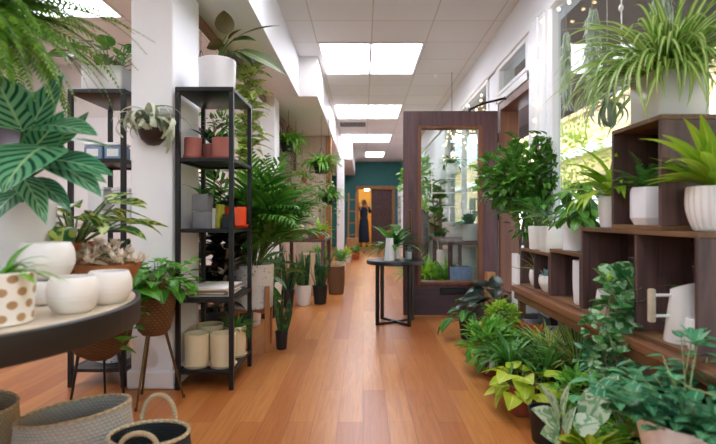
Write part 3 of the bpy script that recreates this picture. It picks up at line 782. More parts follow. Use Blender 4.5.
# ---- woven baskets on the floor
def basket(label, loc, rx, ry, h, mat, belly=.04, tilt=(0, 0), handles=False, rz=0, name='woven_basket'):
    o = thing(name, label, 'basket', loc, rz)
    pr = [(1e-4, 0), (.8, 0), (.86, .01)]
    for k in range(1, 15):
        q = k / 15; pr.append((.86 + .14 * q + belly * 3 * math.sin(PI * min(1, q * 1.05)), h * q))
    ro = pr[-1][0]
    pr += [(ro + .0, h), (ro - .03, h + .004), (ro - .06, h)]
    for k in range(10, 0, -1):
        q = k / 11; pr.append((.8 + .14 * q + belly * 3 * math.sin(PI * min(1, q * 1.05)), h * q))
    pr.append((1e-4, .012))
    b = MB().lathe(pr, 64, sx=rx, sy=ry)
    # rim dips and rises a little, as soft baskets do
    b.v = [(x, y, z + (z / h) ** 2 * (tilt[0] * x + tilt[1] * y)) for x, y, z in b.v]
    b.build('body', M[mat], o)
    rr = MB(); pts = []
    for k in range(49):
        a = 2 * PI * k / 48; x, y = (ro - .03) * rx * math.cos(a), (ro - .03) * ry * math.sin(a); pts.append((x, y, h + .004 + tilt[0] * x + tilt[1] * y))
    rr.tube(pts, .007, 8, cap=False); rr.build('rim', M['rope'], o)
    if handles:
        for sg in handles:
            hb = MB(); pts = []
            for k in range(13):
                a = PI * k / 12; pts.append((.06 * math.cos(a), sg * ry * (ro - .03) , h - .01 + .11 * math.sin(a) ** .8 + tilt[1] * sg * ry))
            hb.tube([(x, y, h - .01 + (z_ - h + .01) * (1 if sg > 0 else .55)) for x, y, z_ in pts], .0085, 8, cap=True); hb.build('handle', M['rope'], o)
    return o
basket('large oval grey seagrass basket, open and empty, on the floor', (-1.075, 1.86, 0), .20, .135, .30, 'weavegrey', .035, (.14, .0), rz=.12)
basket('tan basket cut off at the left edge beside the grey oval basket', (-1.50, 1.93, 0), .15, .13, .30, 'weave', .03, (-.1, .05))
basket('black woven basket with jute rope handles on the floor', (-.735, 1.72, 0), .135, .11, .275, 'weaveblack', .04, (0, 0), (1, -1), rz=.1)

# ---- pothos in a rattan cone on brass legs
def leg_stand(o, r, ztop, zfoot, spread, mat, n=3, rad=.009, a0=.4):
    for k in range(n):
        a = a0 + k * 2 * PI / n
        b = MB(); b.tube([(r * .55 * math.cos(a), r * .55 * math.sin(a), ztop), (spread * math.cos(a), spread * math.sin(a), 0)], rad, 10, rad * .62); l = b.build('leg', M[mat], o)
        MB().lathe([(1e-4, 0), (rad * .9, 0), (rad * .9, .018), (1e-4, .02)], 10, (spread * math.cos(a), spread * math.sin(a), 0)).build('foot_cap', M['brass'], l)
R = random.Random(31)
PB = V((-1.165, 2.79, 0))
t = potted('potted_pothos', 'heart-leaved trailing plant in brown rattan pot on three brass legs', 'plant', PB)
MB().lathe([(1e-4, .37), (.06, .372), (.085, .40), (.105, .47), (.115, .56), (.118, .66), (.117, .67), (.108, .67), (.104, .6), (1e-4, .58)], 48).build('pot', M['weavebrown'], t)
MB().lathe([(1e-4, .63), (.106, .63)], 24).build('soil', M['soil'], t)
leg_stand(t, .10, .40, 0, .155, 'brass', 3, .009, .31)
fo = MB(); st = MB(); petioled(fo, st, R, (0, 0, .64), 60, .15, .105, .082, 'heart', (.3, 1.45), (.4, 1.3), (.3, 1.2), .07, .0025, 6, 4)
petioled(fo, st, R, (.02, 0, .64), 16, .19, .09, .07, 'heart', (.5, 1.3), (.2, .9), (.3, 1.2), .05, .0025, 6, 4)
def pxl(L3): return [at(*q) - PB for q in L3]
strand(fo, st, R, pxl([(148, 282, 2.68), (140, 290, 2.6), (133, 314, 2.58), (127, 335, 2.57), (118, 352, 2.56)]), 12, .14, .11, 'heart', .003, 4, 6)
strand(fo, st, R, pxl([(165, 280, 2.68), (182, 278, 2.62), (192, 288, 2.6), (195, 296, 2.6)]), 5, .085, .065, 'heart', .003, 4, 6)
strand(fo, st, R, pxl([(155, 280, 2.68), (140, 280, 2.62), (135, 296, 2.6)]), 5, .09, .07, 'heart', .003, 4, 6)
fo.v = [(x, min(y, .185), z_) for x, y, z_ in fo.v]; fo.build('foliage', L['pothos'], t); st.build('stem', M['stem'], t)

# second bowl planter on dark legs
t = thing('planter_bowl', 'brown bowl planter on thin black legs under the round table', 'planter', (-1.44, 2.74, 0))
MB().lathe([(1e-4, .25), (.06, .252), (.12, .29), (.155, .35), (.165, .42), (.16, .42), (.15, .36), (.1, .30), (1e-4, .28)], 48).build('bowl', M['weavebrown'], t)
leg_stand(t, .2, .30, 0, .155, 'black', 3, .009, -.2)

# ---- tall black shelving units (etageres)
SHZ = (.115, .54, .955, 1.376)
def etagere(label, x, y):
    o = thing('shelf_unit', label, 'shelf', (x, y, 0), 0, 'tall black steel shelf units'); W, D, H, p = .345, .50, 1.797, .027
    for (xx, yy) in ((0, 0), (W - p, 0), (0, D - p), (W - p, D - p)): MB().bbox(xx, xx + p, yy, yy + p, 0, H - p, .002).build('post', M['black'], o)
    for z in SHZ:
        b = MB(); b.bbox(p, W - p, p, D - p, z - .008, z, .002); b.bbox(p, W - p, .002, p, z - .022, z, .002); b.bbox(p, W - p, D - p, D - .002, z - .022, z, .002)
        b.bbox(0.002, p, p, D - p, z - .022, z, .002); b.bbox(W - p, W - .002, p, D - p, z - .022, z, .002); b.build('shelf', M['black'], o)
    b = MB(); b.bbox(0, W, 0, D, H - p, H, .003); b.build('top', M['black'], o); return o
EX, EY = -1.112, 2.955
etagere('tall open black steel shelf unit right of the white column', EX, EY)
EX2, EY2 = -1.775, 3.0
etagere('black steel shelf unit behind the column, above the round table', EX2, EY2)

# --- on the first unit
R = random.Random(41)
TOP = 1.797
t = potted('potted_bird_of_paradise', 'plant with long bronze-green paddle leaves in white pot atop the black shelf', 'plant', (-.915, 3.14, TOP))
pot_round(t, .115, .21, M['ceramicb'], .108, .008)
fo = MB(); st = MB()
BO = V((-.93, 3.14, TOP))
for (ax, ay, bx, by, W, dr, ro) in ((224, 35, 212, 14, .12, .9, 1.2), (233, 38, 274, 27, .065, .4, .5), (228, 42, 250, 42, .08, .6, .7), (236, 50, 275, 76, .10, .55, .8), (222, 45, 205, 50, .09, .6, .6), (232, 52, 247, 67, .07, .5, .5), (226, 40, 238, 30, .07, .4, .5)):
    a = at(ax, ay, 3.1) - BO; e = at(bx, by, 3.05) - BO; d = e - a; base = V((R.uniform(-.02, .02), R.uniform(-.02, .02), .17))
    st.tube([base, base.lerp(a, .55) + V((0, 0, .03)), a], .007, 6, .004, False)
    dd = Quaternion(d.cross(V((0, 0, 1))).normalized(), dr * .5) @ d.normalized()
    leaf(fo, R, a, dd, d.length * 1.1, W, 'lance', dr, .25, 9, 4, ro, .03)
fo.build('foliage', L['bop'], t); st.build('stem', M['stem'], t)
z = SHZ[3]
def clay(label, x, y, z, r, h, mat='terra', saucer='terra', name='clay_pot', cat='pot', plant=None, seed=1, soil=True):
    o = thing(name, label, cat, (x, y, z + .0125 if saucer else z)); pot_round(o, r, h, M[mat], r * .97, .007, saucer=M[saucer] if saucer else None, soil=soil)
    return o
clay('left, larger dusty pink clay pot on the second shelf', -1.03, 3.03, z, .052, .115)
clay('small dusty pink clay pot between two others on the second shelf', -.965, 3.15, z, .04, .095)
o = clay('right dusty pink clay pot holding a bushy green plant on the second shelf', -.862, 3.06, z, .06, .12, name='potted_plant', cat='plant')
fo = MB(); bush(fo, R, (0, .02, .2), .11, .1, .08, 150, .05, .014, 'lance', .2); fo.build('foliage', L['mid'], o)
o = thing('potted_plant', 'small white pot with dark rosette leaves behind the pink clay pots', 'plant', (-.985, 3.31, z)); pot_round(o, .058, .13, M['ceramic'])
fo = MB(); rosette(fo, R, (0, 0, .12), 16, .2, .045, 'lance', (.5, 1.4), (.3, 1.0), .02); fo.build('foliage', L['dark'], o)
z = SHZ[2]
o = thing('planter_cube', 'grey concrete cube planter standing on the third shelf', 'planter', (-1.0, 3.12, z)); pot_square(o, .105, .105, .105, M['grey'], .012, 'body', soil=False)
o = thing('potted_orchid', 'upper stacked grey cube planter with strappy drooping leaves', 'plant', (-1.0, 3.12, z + .107)); pot_square(o, .105, .105, .105, M['grey'], .012, 'pot')
fo = MB()
for (a, l, dr) in ((3.3, .16, .5), (-.3, .22, 1.5), (.3, .2, 1.6), (2.6, .13, .6), (-.8, .16, 1.5)): leaf(fo, R, (0, 0, .1), dirv(a, .7), l, .055, 'ovate', dr, .2, 8, 4)
fo.build('foliage', L['mid'], o)
for i, (x, w, h, m, lab) in enumerate(((-.938, .02, .125, 'paper', 'thin cream book upright beside the grey cubes'), (-.913, .022, .15, 'yellowbook', 'yellow-green book upright on the third shelf'), (-.86, .05, .09, 'nblack', 'black box on the third shelf next to the yellow book'))):
    if m == 'yellowbook' and m not in M: M[m] = plain('yellow green book cloth', '#a3a12c', .6)
    o = thing('book' if i < 2 else 'storage_box', lab, 'book' if i < 2 else 'box', (x, 3.14, z))
    MB().bbox(-w / 2, w / 2, 0, .12, 0, h, .002).build('cover', M[m], o)
    if i < 2: MB().bbox(-w / 2 + .003, w / 2 - .003, .004, .117, h - .001, h + .001, .0003).build('pages', M['paper'], o)
o = thing('planter_pot', 'bright orange enamel planter pot on the third shelf', 'pot', (-.862, 3.35, z + .0125)); pot_round(o, .08, .125, M['orange'], .078, .006, saucer=M['orange'], soil=False)
z = SHZ[1]
cols = ['#d9d2c6', '#b9836a', '#e7e2d8', '#8b7f78', '#cfa98c', '#ece8e0']
for i in range(6):
    mm = plain('magazine cover %d' % i, cols[i], .4, var=.15, scale=7)
    o = thing('magazine', ['flat cream magazine at the bottom of the shelf stack', 'rust coloured magazine second from the bottom of the stack', 'pale magazine in the middle of the shelf stack, below the grey one', 'grey brown magazine in the shelf stack', 'tan magazine second from the top of the stack', 'white magazine topmost of the stack on the black shelf'][i], 'magazine', (-.945 + R.uniform(-.012, .012), 3.2 + R.uniform(-.02, .02), z + i * .009), R.uniform(-.12, .12), 'magazines stacked on the shelf')
    MB().bbox(-.125, .125, -.17, .17, 0, .0088, .001).build('cover', mm, o)
    MB().bbox(-.124, .1255, -.169, .1705, .0015, .0072, .0005).build('pages', M['paper'], o)
z = SHZ[0]
def stone(label, x, y, r, h, name='stoneware_pot', cat='pot'):
    o = thing(name, label, cat, (x, y, z + .0125)); pot_round(o, r, h, M['offwhite'], r * .93, .008, saucer=M['offwhite'], soil=(cat == 'plant')); return o
stone('left front cream stoneware pot on the bottom shelf', -1.015, 3.06, .077, .19)
stone('right front cream stoneware pot on the bottom shelf', -.857, 3.06, .077, .19)
stone('cream stoneware pot at the back of the bottom shelf', -1.0, 3.28, .085, .2)
o = stone('cream stoneware pot with a dense green feathery plant on the bottom shelf', -.84, 3.29, .07, .185, 'potted_plant', 'plant')
fo = MB(); rosette(fo, R, (0, 0, .16), 110, .15, .012, 'lance', (.1, 1.5), (.2, 1.2), .04, .2, 4); fo.build('foliage', L['mid'], o)

# --- on the second unit
o = thing('potted_plant', 'leafy plant in white cube pot atop the rear black shelf', 'plant', (-1.6, 3.16, TOP)); pot_square(o, .25, .22, .155, M['trimw'], .012)
fo = MB(); st = MB(); petioled(fo, st, R, (0, 0, .13), 26, .19, .21, .10, 'ovate', (.6, 1.45), (.2, .7), (.3, .9), .06, .004, 6, 4); fo.v = [(min(x, .19), y, z_) for x, y, z_ in fo.v]; fo.build('foliage', L['mid'], o); st.build('stem', M['stem'], o)
for i, (x, lab) in enumerate(((-1.645, 'left blue-tinted glass box on the rear shelf'), (-1.522, 'right blue-tinted glass box on the rear shelf'))):
    o = thing('glass_box', lab, 'box', (x, 3.10, SHZ[3])); MB().bbox(-.055, .055, -.06, .06, 0, .085, .008).build('body', M['bluebox'], o)
    MB().bbox(-.057, .057, -.062, .062, .085, .105, .006).build('lid', M['trimw'], o); MB().box(-.035, .035, -.0615, -.0605, .02, .065).build('label', M['tag'], o)
for i, (x, y, w, h, lab) in enumerate(((-1.66, 3.16, .1, .24, 'left tall white board leaning box on the rear shelf'), (-1.52, 3.2, .12, .235, 'right white box standing on the rear shelf next to the column'))):
    o = thing('white_box', lab, 'box', (x, y, SHZ[2])); MB().bbox(-w / 2, w / 2, -.06, .06, 0, h, .006).build('body', M['ceramicb'], o); MB().bbox(-w / 2 - .002, w / 2 + .002, -.062, .062, h, h + .02, .004).build('lid', M['trimw'], o)
o = thing('potted_plant', 'green leafy plant in clay pot on the rear shelf below the white boxes', 'plant', (-1.55, 3.2, SHZ[1])); pot_round(o, .065, .12, M['terra2'])
fo = MB(); bush(fo, R, (0, 0, .21), .12, .12, .1, 90, .075, .045, 'ovate', .2); fo.build('foliage', L['mid'], o)
o = thing('speckled_pot', 'wide white speckled pot on the bottom rear shelf', 'pot', (-1.6, 3.2, SHZ[0])); pot_round(o, .1, .11, M['terrazzo'], .095, .008, soil=False)

# --- wall planter with air plant on the column
R = random.Random(17)
WP = V((-1.25, 2.985, 1.525))
t = thing('wall_planter', 'dark brown half-round wall pot with curly pale air plant on the column', 'plant', WP)
b = MB().lathe([(1e-4, -.075), (.035, -.07), (.068, -.04), (.085, 0), (.088, .035), (.08, .035), (.07, 0), (1e-4, -.03)], 40)
b.v = [(x, min(y, .0) * 1.0 - .001, z_) for x, y, z_ in b.v]
b.build('pot', M['darkbrown'], t)
fo = MB()
for i in range(60):
    a = R.uniform(PI + .15, 2 * PI - .15) if R.random() < .75 else R.choice((PI + .05, -.05)) ; e = R.uniform(.35, 1.5)
    leaf(fo, R, (R.uniform(-.05, .05), -.04, .035), dirv(a, e), R.uniform(.16, .36), .032, 'strap', R.uniform(2.0, 6.5), .35, 20, 2, R.uniform(-.9, .9), pw=R.uniform(.9, 1.8))
b2 = []
for (x, y, z_) in fo.v: b2.append((x, min(y, -.004), z_))
fo.v = b2; fo.cull(lambda x, y, z_: z_ < .0 and abs(x) < .09); fo.build('foliage', L['air'], t)

# ================================================================== LEFT AISLE PLANTS
R = random.Random(51)
# areca palm
PA = V((-.875, 3.93, 0))
t = potted('potted_areca_palm', 'tall feathery palm in speckled terrazzo pot on a wooden stand', 'plant', PA)
pot_round(t, .172, .34, M['terrazzo'], .165, .012, z=.32)
for k in range(4):
    a = PI / 4 + k * PI / 2 + .1
    b = MB(); x, y = .188 * math.cos(a), .188 * math.sin(a); b.bbox(x - .017, x + .017, y - .017, y + .017, 0, .5, .003); b.build('stand_leg', M['standwood'], t)
b = MB()
for a in (PI / 4 + .1, 3 * PI / 4 + .1):
    c, s_ = math.cos(a), math.sin(a); w = .02
    vs = [(c * l - s_ * w * m, s_ * l + c * w * m, zz) for zz in (.29, .318) for l, m in ((-.18, -1), (.18, -1), (.18, 1), (-.18, 1))]
    b.add(vs, [(3, 2, 1, 0), (4, 5, 6, 7), (0, 1, 5, 4), (1, 2, 6, 5), (2, 3, 7, 6), (3, 0, 4, 7)])
b.build('stand_cross', M['standwood'], t)
fo = MB(); st = MB()
def palm_frond(p, d, L_, dr, PL, np_=24):
    frond(fo, st, R, p, d, L_, dr, int(np_ * .68), PL * 1.25, .03, .006, .3, 1.0, .7, 1.0, .25)
for i in range(38):
    a = i * 2.39996 + R.uniform(-.2, .2); e = R.uniform(.6, 1.5)
    k = .5 if math.cos(a) < .2 and math.sin(a) < .6 else 1
    palm_frond((.05 * math.cos(a), .05 * math.sin(a), .62), dirv(a, max(e, 1.2) if k < 1 else e), R.uniform(.65, 1.1) * (.8 if k < 1 else 1), R.uniform(.5, .9) if k < 1 else R.uniform(.7, 1.7), .25 * (.7 if k < 1 else 1))
for (tx, ty, Y, dr) in ((315, 165, 3.8, 1.6), (330, 205, 3.7, 1.6), (322, 235, 3.5, 1.8), (300, 150, 4.1, 1.3), (285, 185, 3.4, 1.3), (300, 225, 3.4, 1.6), (258, 130, 4.0, .8), (240, 150, 3.7, 1.0), (275, 150, 3.9, 1.0), (325, 180, 3.9, 1.7), (335, 220, 3.8, 1.7), (290, 200, 3.4, 1.5), (310, 190, 3.6, 1.5), (268, 175, 3.4, 1.0), (300, 245, 3.4, 1.8), (252, 170, 3.5, .8)):
    e = at(tx, ty, Y) - PA - V((0, 0, .62)); q = Quaternion(e.cross(V((0, 0, 1))).normalized(), dr * .52) @ e.normalized()
    palm_frond((0, 0, .62), q, e.length * 1.18, dr, .27, 26)
def near_shelf(x, y, z_, o=None):
    X, Y = x + o[0], y + o[1]
    return (X < -.745 and Y < 3.485) or (-1.27 < X < -1.05 and 6.05 < Y < 6.45) or X < -1.6
fo.cull(lambda x, y, z_: near_shelf(x, y, z_, PA))
fo.build('foliage', L['palm'], t); st.build('stem', M['stem'], t)

# dark rubber plant behind the shelf unit
t = potted('potted_rubber_plant', 'tall blackish rubber plant in dark pot behind the black shelf unit', 'plant', (-1.10, 3.72, 0))
pot_round(t, .12, .34, M['nblack'], .10, .01)
fo = MB(); st = MB()
for k in range(8):
    x, y = R.uniform(-.06, .06), R.uniform(-.06, .06); top = R.uniform(1.0, 1.78); pts = [(x, y, .3), (x * 2, y * 2, .3 + top * .4), (x * 3.2 + R.uniform(-.03, .03), y * 2.4, top)]
    st.tube(pts, .012, 7, .006, False)
    for i in range(22):
        u = .06 + .94 * i / 22; p = V(pts[0]).lerp(V(pts[1]), u * 2) if u < .5 else V(pts[1]).lerp(V(pts[2]), u * 2 - 1)
        leaf(fo, R, p, dirv(i * 2.4 + k, R.uniform(.1, .8)), R.uniform(.18, .27), .115, 'ovate', R.uniform(.3, 1.1), .15, 7, 2)
fo.cull(lambda x, y, z_: near_shelf(x, y, z_, (-1.10, 3.72)))
fo.build('foliage', L['burg'], t); st.build('stem', M['bark'], t)

# tall stand with cream variegated climber, and leafy fillers behind the palm
t = potted('potted_monstera', 'cream and green variegated climber reaching up beside the second column', 'plant', (-1.1, 4.75, 0))
pot_round(t, .15, .3, M['ceramicb'], .12, .01)
st = MB(); fo = MB(); b = MB(); b.tube([(0, 0, .26), (0, 0, 2.3)], .03, 10); b.build('moss_pole', M['bark'], t)
for i in range(170):
    zz = .45 + 2.0 * i / 170; a = R.uniform(-3.1, .9); leaf(fo, R, (.03 * math.cos(a), .03 * math.sin(a), zz), dirv(a, R.uniform(.0, .8)), R.uniform(.16, .27), R.uniform(.11, .16), 'heart', R.uniform(.8, 1.7), .12, 7, 4, 0, .03)
fo.build('foliage', L['creamvar'], t)
t = potted('potted_philodendron', 'broad-leaved green plant filling the gap behind the palm pot', 'plant', (-1.08, 4.35, 0))
pot_round(t, .13, .28, M['nblack'], .11, .01); fo = MB(); st = MB(); petioled(fo, st, R, (0, 0, .26), 34, .5, .24, .15, 'heart', (.6, 1.45), (.2, .8), (.4, 1.0), .06, .006, 7, 4); fo.build('foliage', L['mid'], t); st.build('stem', M['stem'], t)
t = potted('hanging_plant', 'trailing light green plant hanging high by the column, behind the shelf top', 'plant', (-1.28, 3.95, 1.95))
pot_round(t, .1, .14, M['ceramic'], .08, .007); b = MB()
for k in range(3):
    a = k * 2.094; b.tube([(.095 * math.cos(a), .095 * math.sin(a), .13), (0, 0, .4)], .0025, 5)
b.tube([(0, 0, .4), (0, 0, 2.5 - 1.95)], .0025, 5); b.build('hanging_wire', M['black'], t)
fo = MB(); st = MB()
for k in range(16):
    a = k * .8; strand(fo, st, R, [(.05 * math.cos(a), .05 * math.sin(a), .13), (.14 * math.cos(a), .14 * math.sin(a), .16), (.17 * math.cos(a), .17 * math.sin(a), R.uniform(-.25, .05))], 9, .09, .06)
fo.build('foliage', L['bright'], t); st.build('stem', M['stem'], t)

# snake plants along the aisle
def snake(label, loc, pr, ph, mat, h, n, seed):
    Rr = random.Random(seed); o = thing('potted_snake_plant', label, 'plant', loc, 0, 'snake plants along the aisle'); pot_round(o, pr, ph, M[mat], pr * .8, .006)
    fo = MB()
    for i in range(n):
        a = i * 2.4; leaf(fo, Rr, V((math.cos(a), math.sin(a), 0)) * pr * .6 * Rr.random() + V((0, 0, ph * .8)), dirv(a, Rr.uniform(1.2, 1.55)), h * Rr.uniform(.6, 1.05), .052, 'sword', Rr.uniform(-.15, .2), .25, 6, 2, Rr.uniform(-1.5, 1.5))
    fo.build('foliage', L['snake'], o); return o
snake('snake plant in small black pot on the floor beside the wooden stand', (-.635, 3.9, 0), .05, .14, 'nblack', .40, 9, 1)
snake('snake plant in black pot, left of the white-potted one', (-.87, 5.73, 0), .085, .2, 'nblack', .48, 14, 2)
snake('snake plant in tapered white pot between two black pots', (-.695, 5.85, 0), .095, .24, 'ceramic', .46, 14, 3)
snake('snake plant in black pot, right of the white-potted one', (-.51, 5.95, 0), .09, .22, 'nblack', .50, 16, 4)
snake('snake plant in black pot under the palm fronds, furthest left of the row', (-.97, 5.1, 0), .09, .2, 'nblack', .56, 14, 5)
snake('snake plant in white pot half hidden behind the palm', (-1.0, 5.55, 0), .1, .32, 'ceramic', .45, 12, 7)

# dark low display table with jars, sack, basket
t = thing('plank_table', 'dark plank table past the snake plants holding jars and lime plant', 'table', (-.82, 6.9, 0))
MB().bbox(-.32, .32, -.3, .9, .70, .735, .004).build('tabletop', M['crate'], t)
for (x, y) in ((-.29, -.27), (.29, -.27), (-.29, .87), (.29, .87)): MB().bbox(x - .025, x + .025, y - .025, y + .025, 0, .70, .003).build('leg', M['crate'], t)
for i, (x, y, r, h, m, lab) in enumerate(((-.93, 6.8, .13, .24, 'offwhite', 'large cream patterned jar on the dark plank table'), (-.7, 6.95, .07, .12, 'hessian', 'small tan jar on the dark plank table'))):
    o = thing('storage_jar', lab, 'jar', (x, y, .735)); pot_round(o, r * .8, h, M[m], r * .7, .008, belly=r * .25, name='body', soil=False)
    b = MB()
    if i == 0:
        for k in range(5): b.lathe([(r * .99, .04 + k * .035), (r * 1.015, .045 + k * .035), (r * .99, .05 + k * .035)], 36)
        b.build('relief_band', M['pink'], o)
t = potted('potted_plant', 'chartreuse leafy plant at the front end of the dark plank table', 'plant', (-.575, 6.75, .735)); pot_round(t, .07, .11, M['terra2'])
fo = MB(); rosette(fo, R, (0, 0, .1), 30, .24, .06, 'lance', (.2, 1.4), (.4, 1.4), .03); fo.build('foliage', L['lime'], t)
t = thing('burlap_sack', 'beige burlap sack slumped under the dark plank table', 'sack', (-.71, 6.72, 0))
b = MB().lathe([(1e-4, 0), (.14, 0), (.19, .06), (.2, .2), (.19, .36), (.14, .5), (.15, .54), (.1, .56), (1e-4, .52)], 36)
b.v = [(x * (1 + .05 * math.sin(9 * z_ + 3 * x * 9)), y * (1 + .05 * math.cos(11 * z_)), z_) for x, y, z_ in b.v]; b.build('body', M['hessian'], t)
b = MB(); b.tube([(.145 * math.cos(k * PI / 12), .145 * math.sin(k * PI / 12), .5) for k in range(25)], .008, 6, cap=False); b.build('tie', M['rope'], t)
basket('brown wicker basket on the floor at the end of the snake plants', (-.36, 6.72, 0), .115, .115, .38, 'weavebrown', .02, (0, 0), name='wicker_basket')

# hanging plants in the bay
def hang(label, loc, ztop, seed, n=30, L_=.3, mat='mid', r=.1, prof='strap', W=.022, trail=0, pm='ceramic'):
    Rr = random.Random(seed); o = thing('hanging_plant', label, 'plant', loc, 0, 'hanging plants in the left bay'); pot_round(o, r, r * 1.3, M[pm], r * .75, .006)
    b = MB()
    for k in range(3):
        a = k * 2.094 + .4; b.tube([(r * .95 * math.cos(a), r * .95 * math.sin(a), r * 1.25), (0, 0, r * 1.3 + .22)], .003, 5)
    b.tube([(0, 0, r * 1.3 + .22), (0, 0, ztop - loc[2])], .003, 5); b.build('hanging_wire', M['black'], o)
    fo = MB(); st = MB(); rosette(fo, Rr, (0, 0, r * 1.2), n, L_, W, prof, (.2, 1.3), (1.0, 2.4), r * .6)
    for k in range(trail):
        a = k * 6.28 / max(1, trail); strand(fo, st, Rr, [(r * .8 * math.cos(a), r * .8 * math.sin(a), r * 1.25), (r * 1.3 * math.cos(a), r * 1.3 * math.sin(a), r), (r * 1.35 * math.cos(a), r * 1.35 * math.sin(a), -Rr.uniform(.1, .4))], 10, .08, .05)
    if st.v: st.build('stem', M['stem'], o)
    fo.build('foliage', L[mat], o); return o
hang('upper bright green hanging plant in front of the pink cross wall', (-.60, 7.2, 1.66), 2.5, 61, 80, .40, 'bright', .12, 'strap', .04, 14, 'nblack')
hang('lower bright green hanging plant, directly below another before the pink wall', (-.52, 7.55, 1.22), 2.5, 62, 70, .36, 'bright', .11, 'strap', .036, 12, 'nblack')
hang('hanging plant against the dark trellis, near the second column', (-1.02, 6.85, 1.92), 2.5, 63, 70, .36, 'bright', .12, 'strap', .04, 8, 'nblack')
hang('pale hanging plant low on the dark trellis', (-1.02, 7.6, 1.55), 2.5, 64, 26, .25, 'creamvar', .09, 'lance', .04, 6, 'ceramic')
hang('hanging plant at the far end of the dark trellis', (-1.02, 8.4, 1.6), 2.5, 65, 26, .25, 'bright', .09, 'lance', .04, 6, 'terra')
t = thing('trellis', 'dark wooden trellis panel on the left bay wall', 'trellis', (-1.22, 6.6, 1.2))
b = MB(); b.bbox(0, .03, 0, .05, 0, 1.28, .003); b.bbox(0, .03, 2.3, 2.35, 0, 1.28, .003); b.bbox(0, .03, .05, 2.3, 0, .05, .003); b.bbox(0, .03, .05, 2.3, 1.2, 1.25, .003); b.build('frame', M['crate'], t)
b = MB()
for k in range(14):
    y = .1 + k * .16; b.box(.004, .014, y, y + .03, .05, 1.2)
for k in range(8):
    z = .12 + k * .15; b.box(.014, .024, .05, 2.3, z, z + .03)
b.build('lattice', M['cratev'], t)
t = potted('potted_fern', 'mid green fern on the floor in front of the cross wall', 'plant', (-.75, 8.55, 0)); pot_round(t, .13, .3, M['terra2']); fo = MB(); rosette(fo, R, (0, 0, .28), 46, .45, .05, 'lance', (.3, 1.5), (.5, 1.6), .05); fo.build('foliage', L['bright'], t)

# ladder, bench and plants by the far white post
t = thing('ladder_rack', 'light wooden ladder rack leaning beside the teal wall', 'ladder', (-.42, 14.2, 0))
for x in (0, .22):
    b = MB(); b.tube([(x, 0, 0), (x, .35, 1.75)], .022, 6); b.build('rail', M['orangewood'], t)
for k in range(5):
    q = (k + .6) / 5.2; b = MB(); b.tube([(0, .35 * q, 1.75 * q), (.22, .35 * q, 1.75 * q)], .016, 6); b.build('rung', M['orangewood'], t)
t = thing('wooden_bench', 'orange wooden crate bench below the ladder by the teal wall', 'bench', (-.36, 12.9, 0))
MB().bbox(-.06, .24, -.15, .15, .18, .50, .006).build('box', M['orangewood'], t)
for (x, y) in ((-.03, -.12), (.21, -.12), (-.03, .12), (.21, .12)): MB().bbox(x - .02, x + .02, y - .02, y + .02, 0, .19, .003).build('leg', M['orangewood'], t)
for i, (x, y, m, lab) in enumerate(((-.36, 11.3, 'lime', 'yellow-green floor plant before the orange bench'), (-.18, 12.3, 'mid', 'dark green floor plant right of the orange bench'), (-.42, 9.6, 'mid', 'green floor plant by the end of the cross wall'), (-.50, 10.6, 'bright', 'bright green floor plant in clay pot past the cross wall'))):
    o = potted('potted_plant', lab, 'plant', (x, y, 0)); pot_round(o, .1, .2, M['terra2' if i % 2 else 'ceramic']); fo = MB(); rosette(fo, R, (0, 0, .18), 26, .32, .05, 'lance', (.3, 1.5), (.5, 1.6), .04); fo.build('foliage', L[m], o)

# ---- person in the doorway
P0 = V((.03, 17.72, 0))
t = thing('person', 'person in long navy dress with arms raised, back turned, in the far doorway', 'person', P0, .15)
def skin(name, verts, edges, radii, mat, parent, lev=2, root=0):
    me = bpy.data.meshes.new(name); me.from_pydata(verts, edges, []); o = bpy.data.objects.new(name, me); COL.objects.link(o); o.parent = parent
    m = o.modifiers.new('s', 'SKIN'); m.use_smooth_shade = True
    for i, r in enumerate(radii):
        sv = me.skin_vertices[0].data[i]; sv.radius = r if isinstance(r, tuple) else (r, r)
    me.skin_vertices[0].data[root].use_root = True
    s_ = o.modifiers.new('d', 'SUBSURF'); s_.levels = s_.render_levels = lev
    me.materials.append(mat); return o
vv = [(0, 0, .92), (0, 0, 1.12), (0, 0, 1.34), (0, .01, 1.43), (0, .0, 1.53), (0, .015, 1.60),
      (-.17, 0, 1.36), (-.24, .12, 1.22), (-.15, .26, 1.42), (-.12, .3, 1.50), (.17, 0, 1.36), (.25, .12, 1.24), (.17, .27, 1.45), (.13, .31, 1.53),
      (-.09, 0, .86), (-.10, .01, .48), (-.10, -.01, .09), (-.105, .1, .03), (.09, 0, .86), (.10, .01, .48), (.10, -.01, .09), (.105, .1, .03)]
ee = [(0, 1), (1, 2), (2, 3), (3, 4), (4, 5), (2, 6), (6, 7), (7, 8), (8, 9), (2, 10), (10, 11), (11, 12), (12, 13), (0, 14), (14, 15), (15, 16), (16, 17), (0, 18), (18, 19), (19, 20), (20, 21)]
rr = [(.15, .11), (.125, .095), (.13, .09), .055, (.078, .092), (.06, .075), .055, .043, .034, .028, .055, .043, .034, .028, .085, .058, .038, .03, .085, .058, .038, .03]
skin('body', vv, ee, rr, M['skin'], t)
for sg, wr in ((-1, V((-.12, .3, 1.50))), (1, V((.13, .31, 1.53)))):
    b = MB(); d0 = V((-sg * .25, .45, .86)).normalized(); sd = d0.cross(V((0, -1, .4))).normalized()
    for k, (off, l) in enumerate(((-.027, .06), (-.009, .074), (.009, .07), (.026, .055))):
        p = wr + d0 * .05 + sd * off; b.tube([p - d0 * .04, p, p + d0 * l * .55, p + d0 * l * .9 + V((0, .02, 0))], .0085, 6, .006)
    b.tube([wr + d0 * .01, wr + d0 * .035 + sd * .045 * -sg, wr + d0 * .07 + sd * .055 * -sg], .009, 6, .007); b.build('fingers', M['skin'], t)
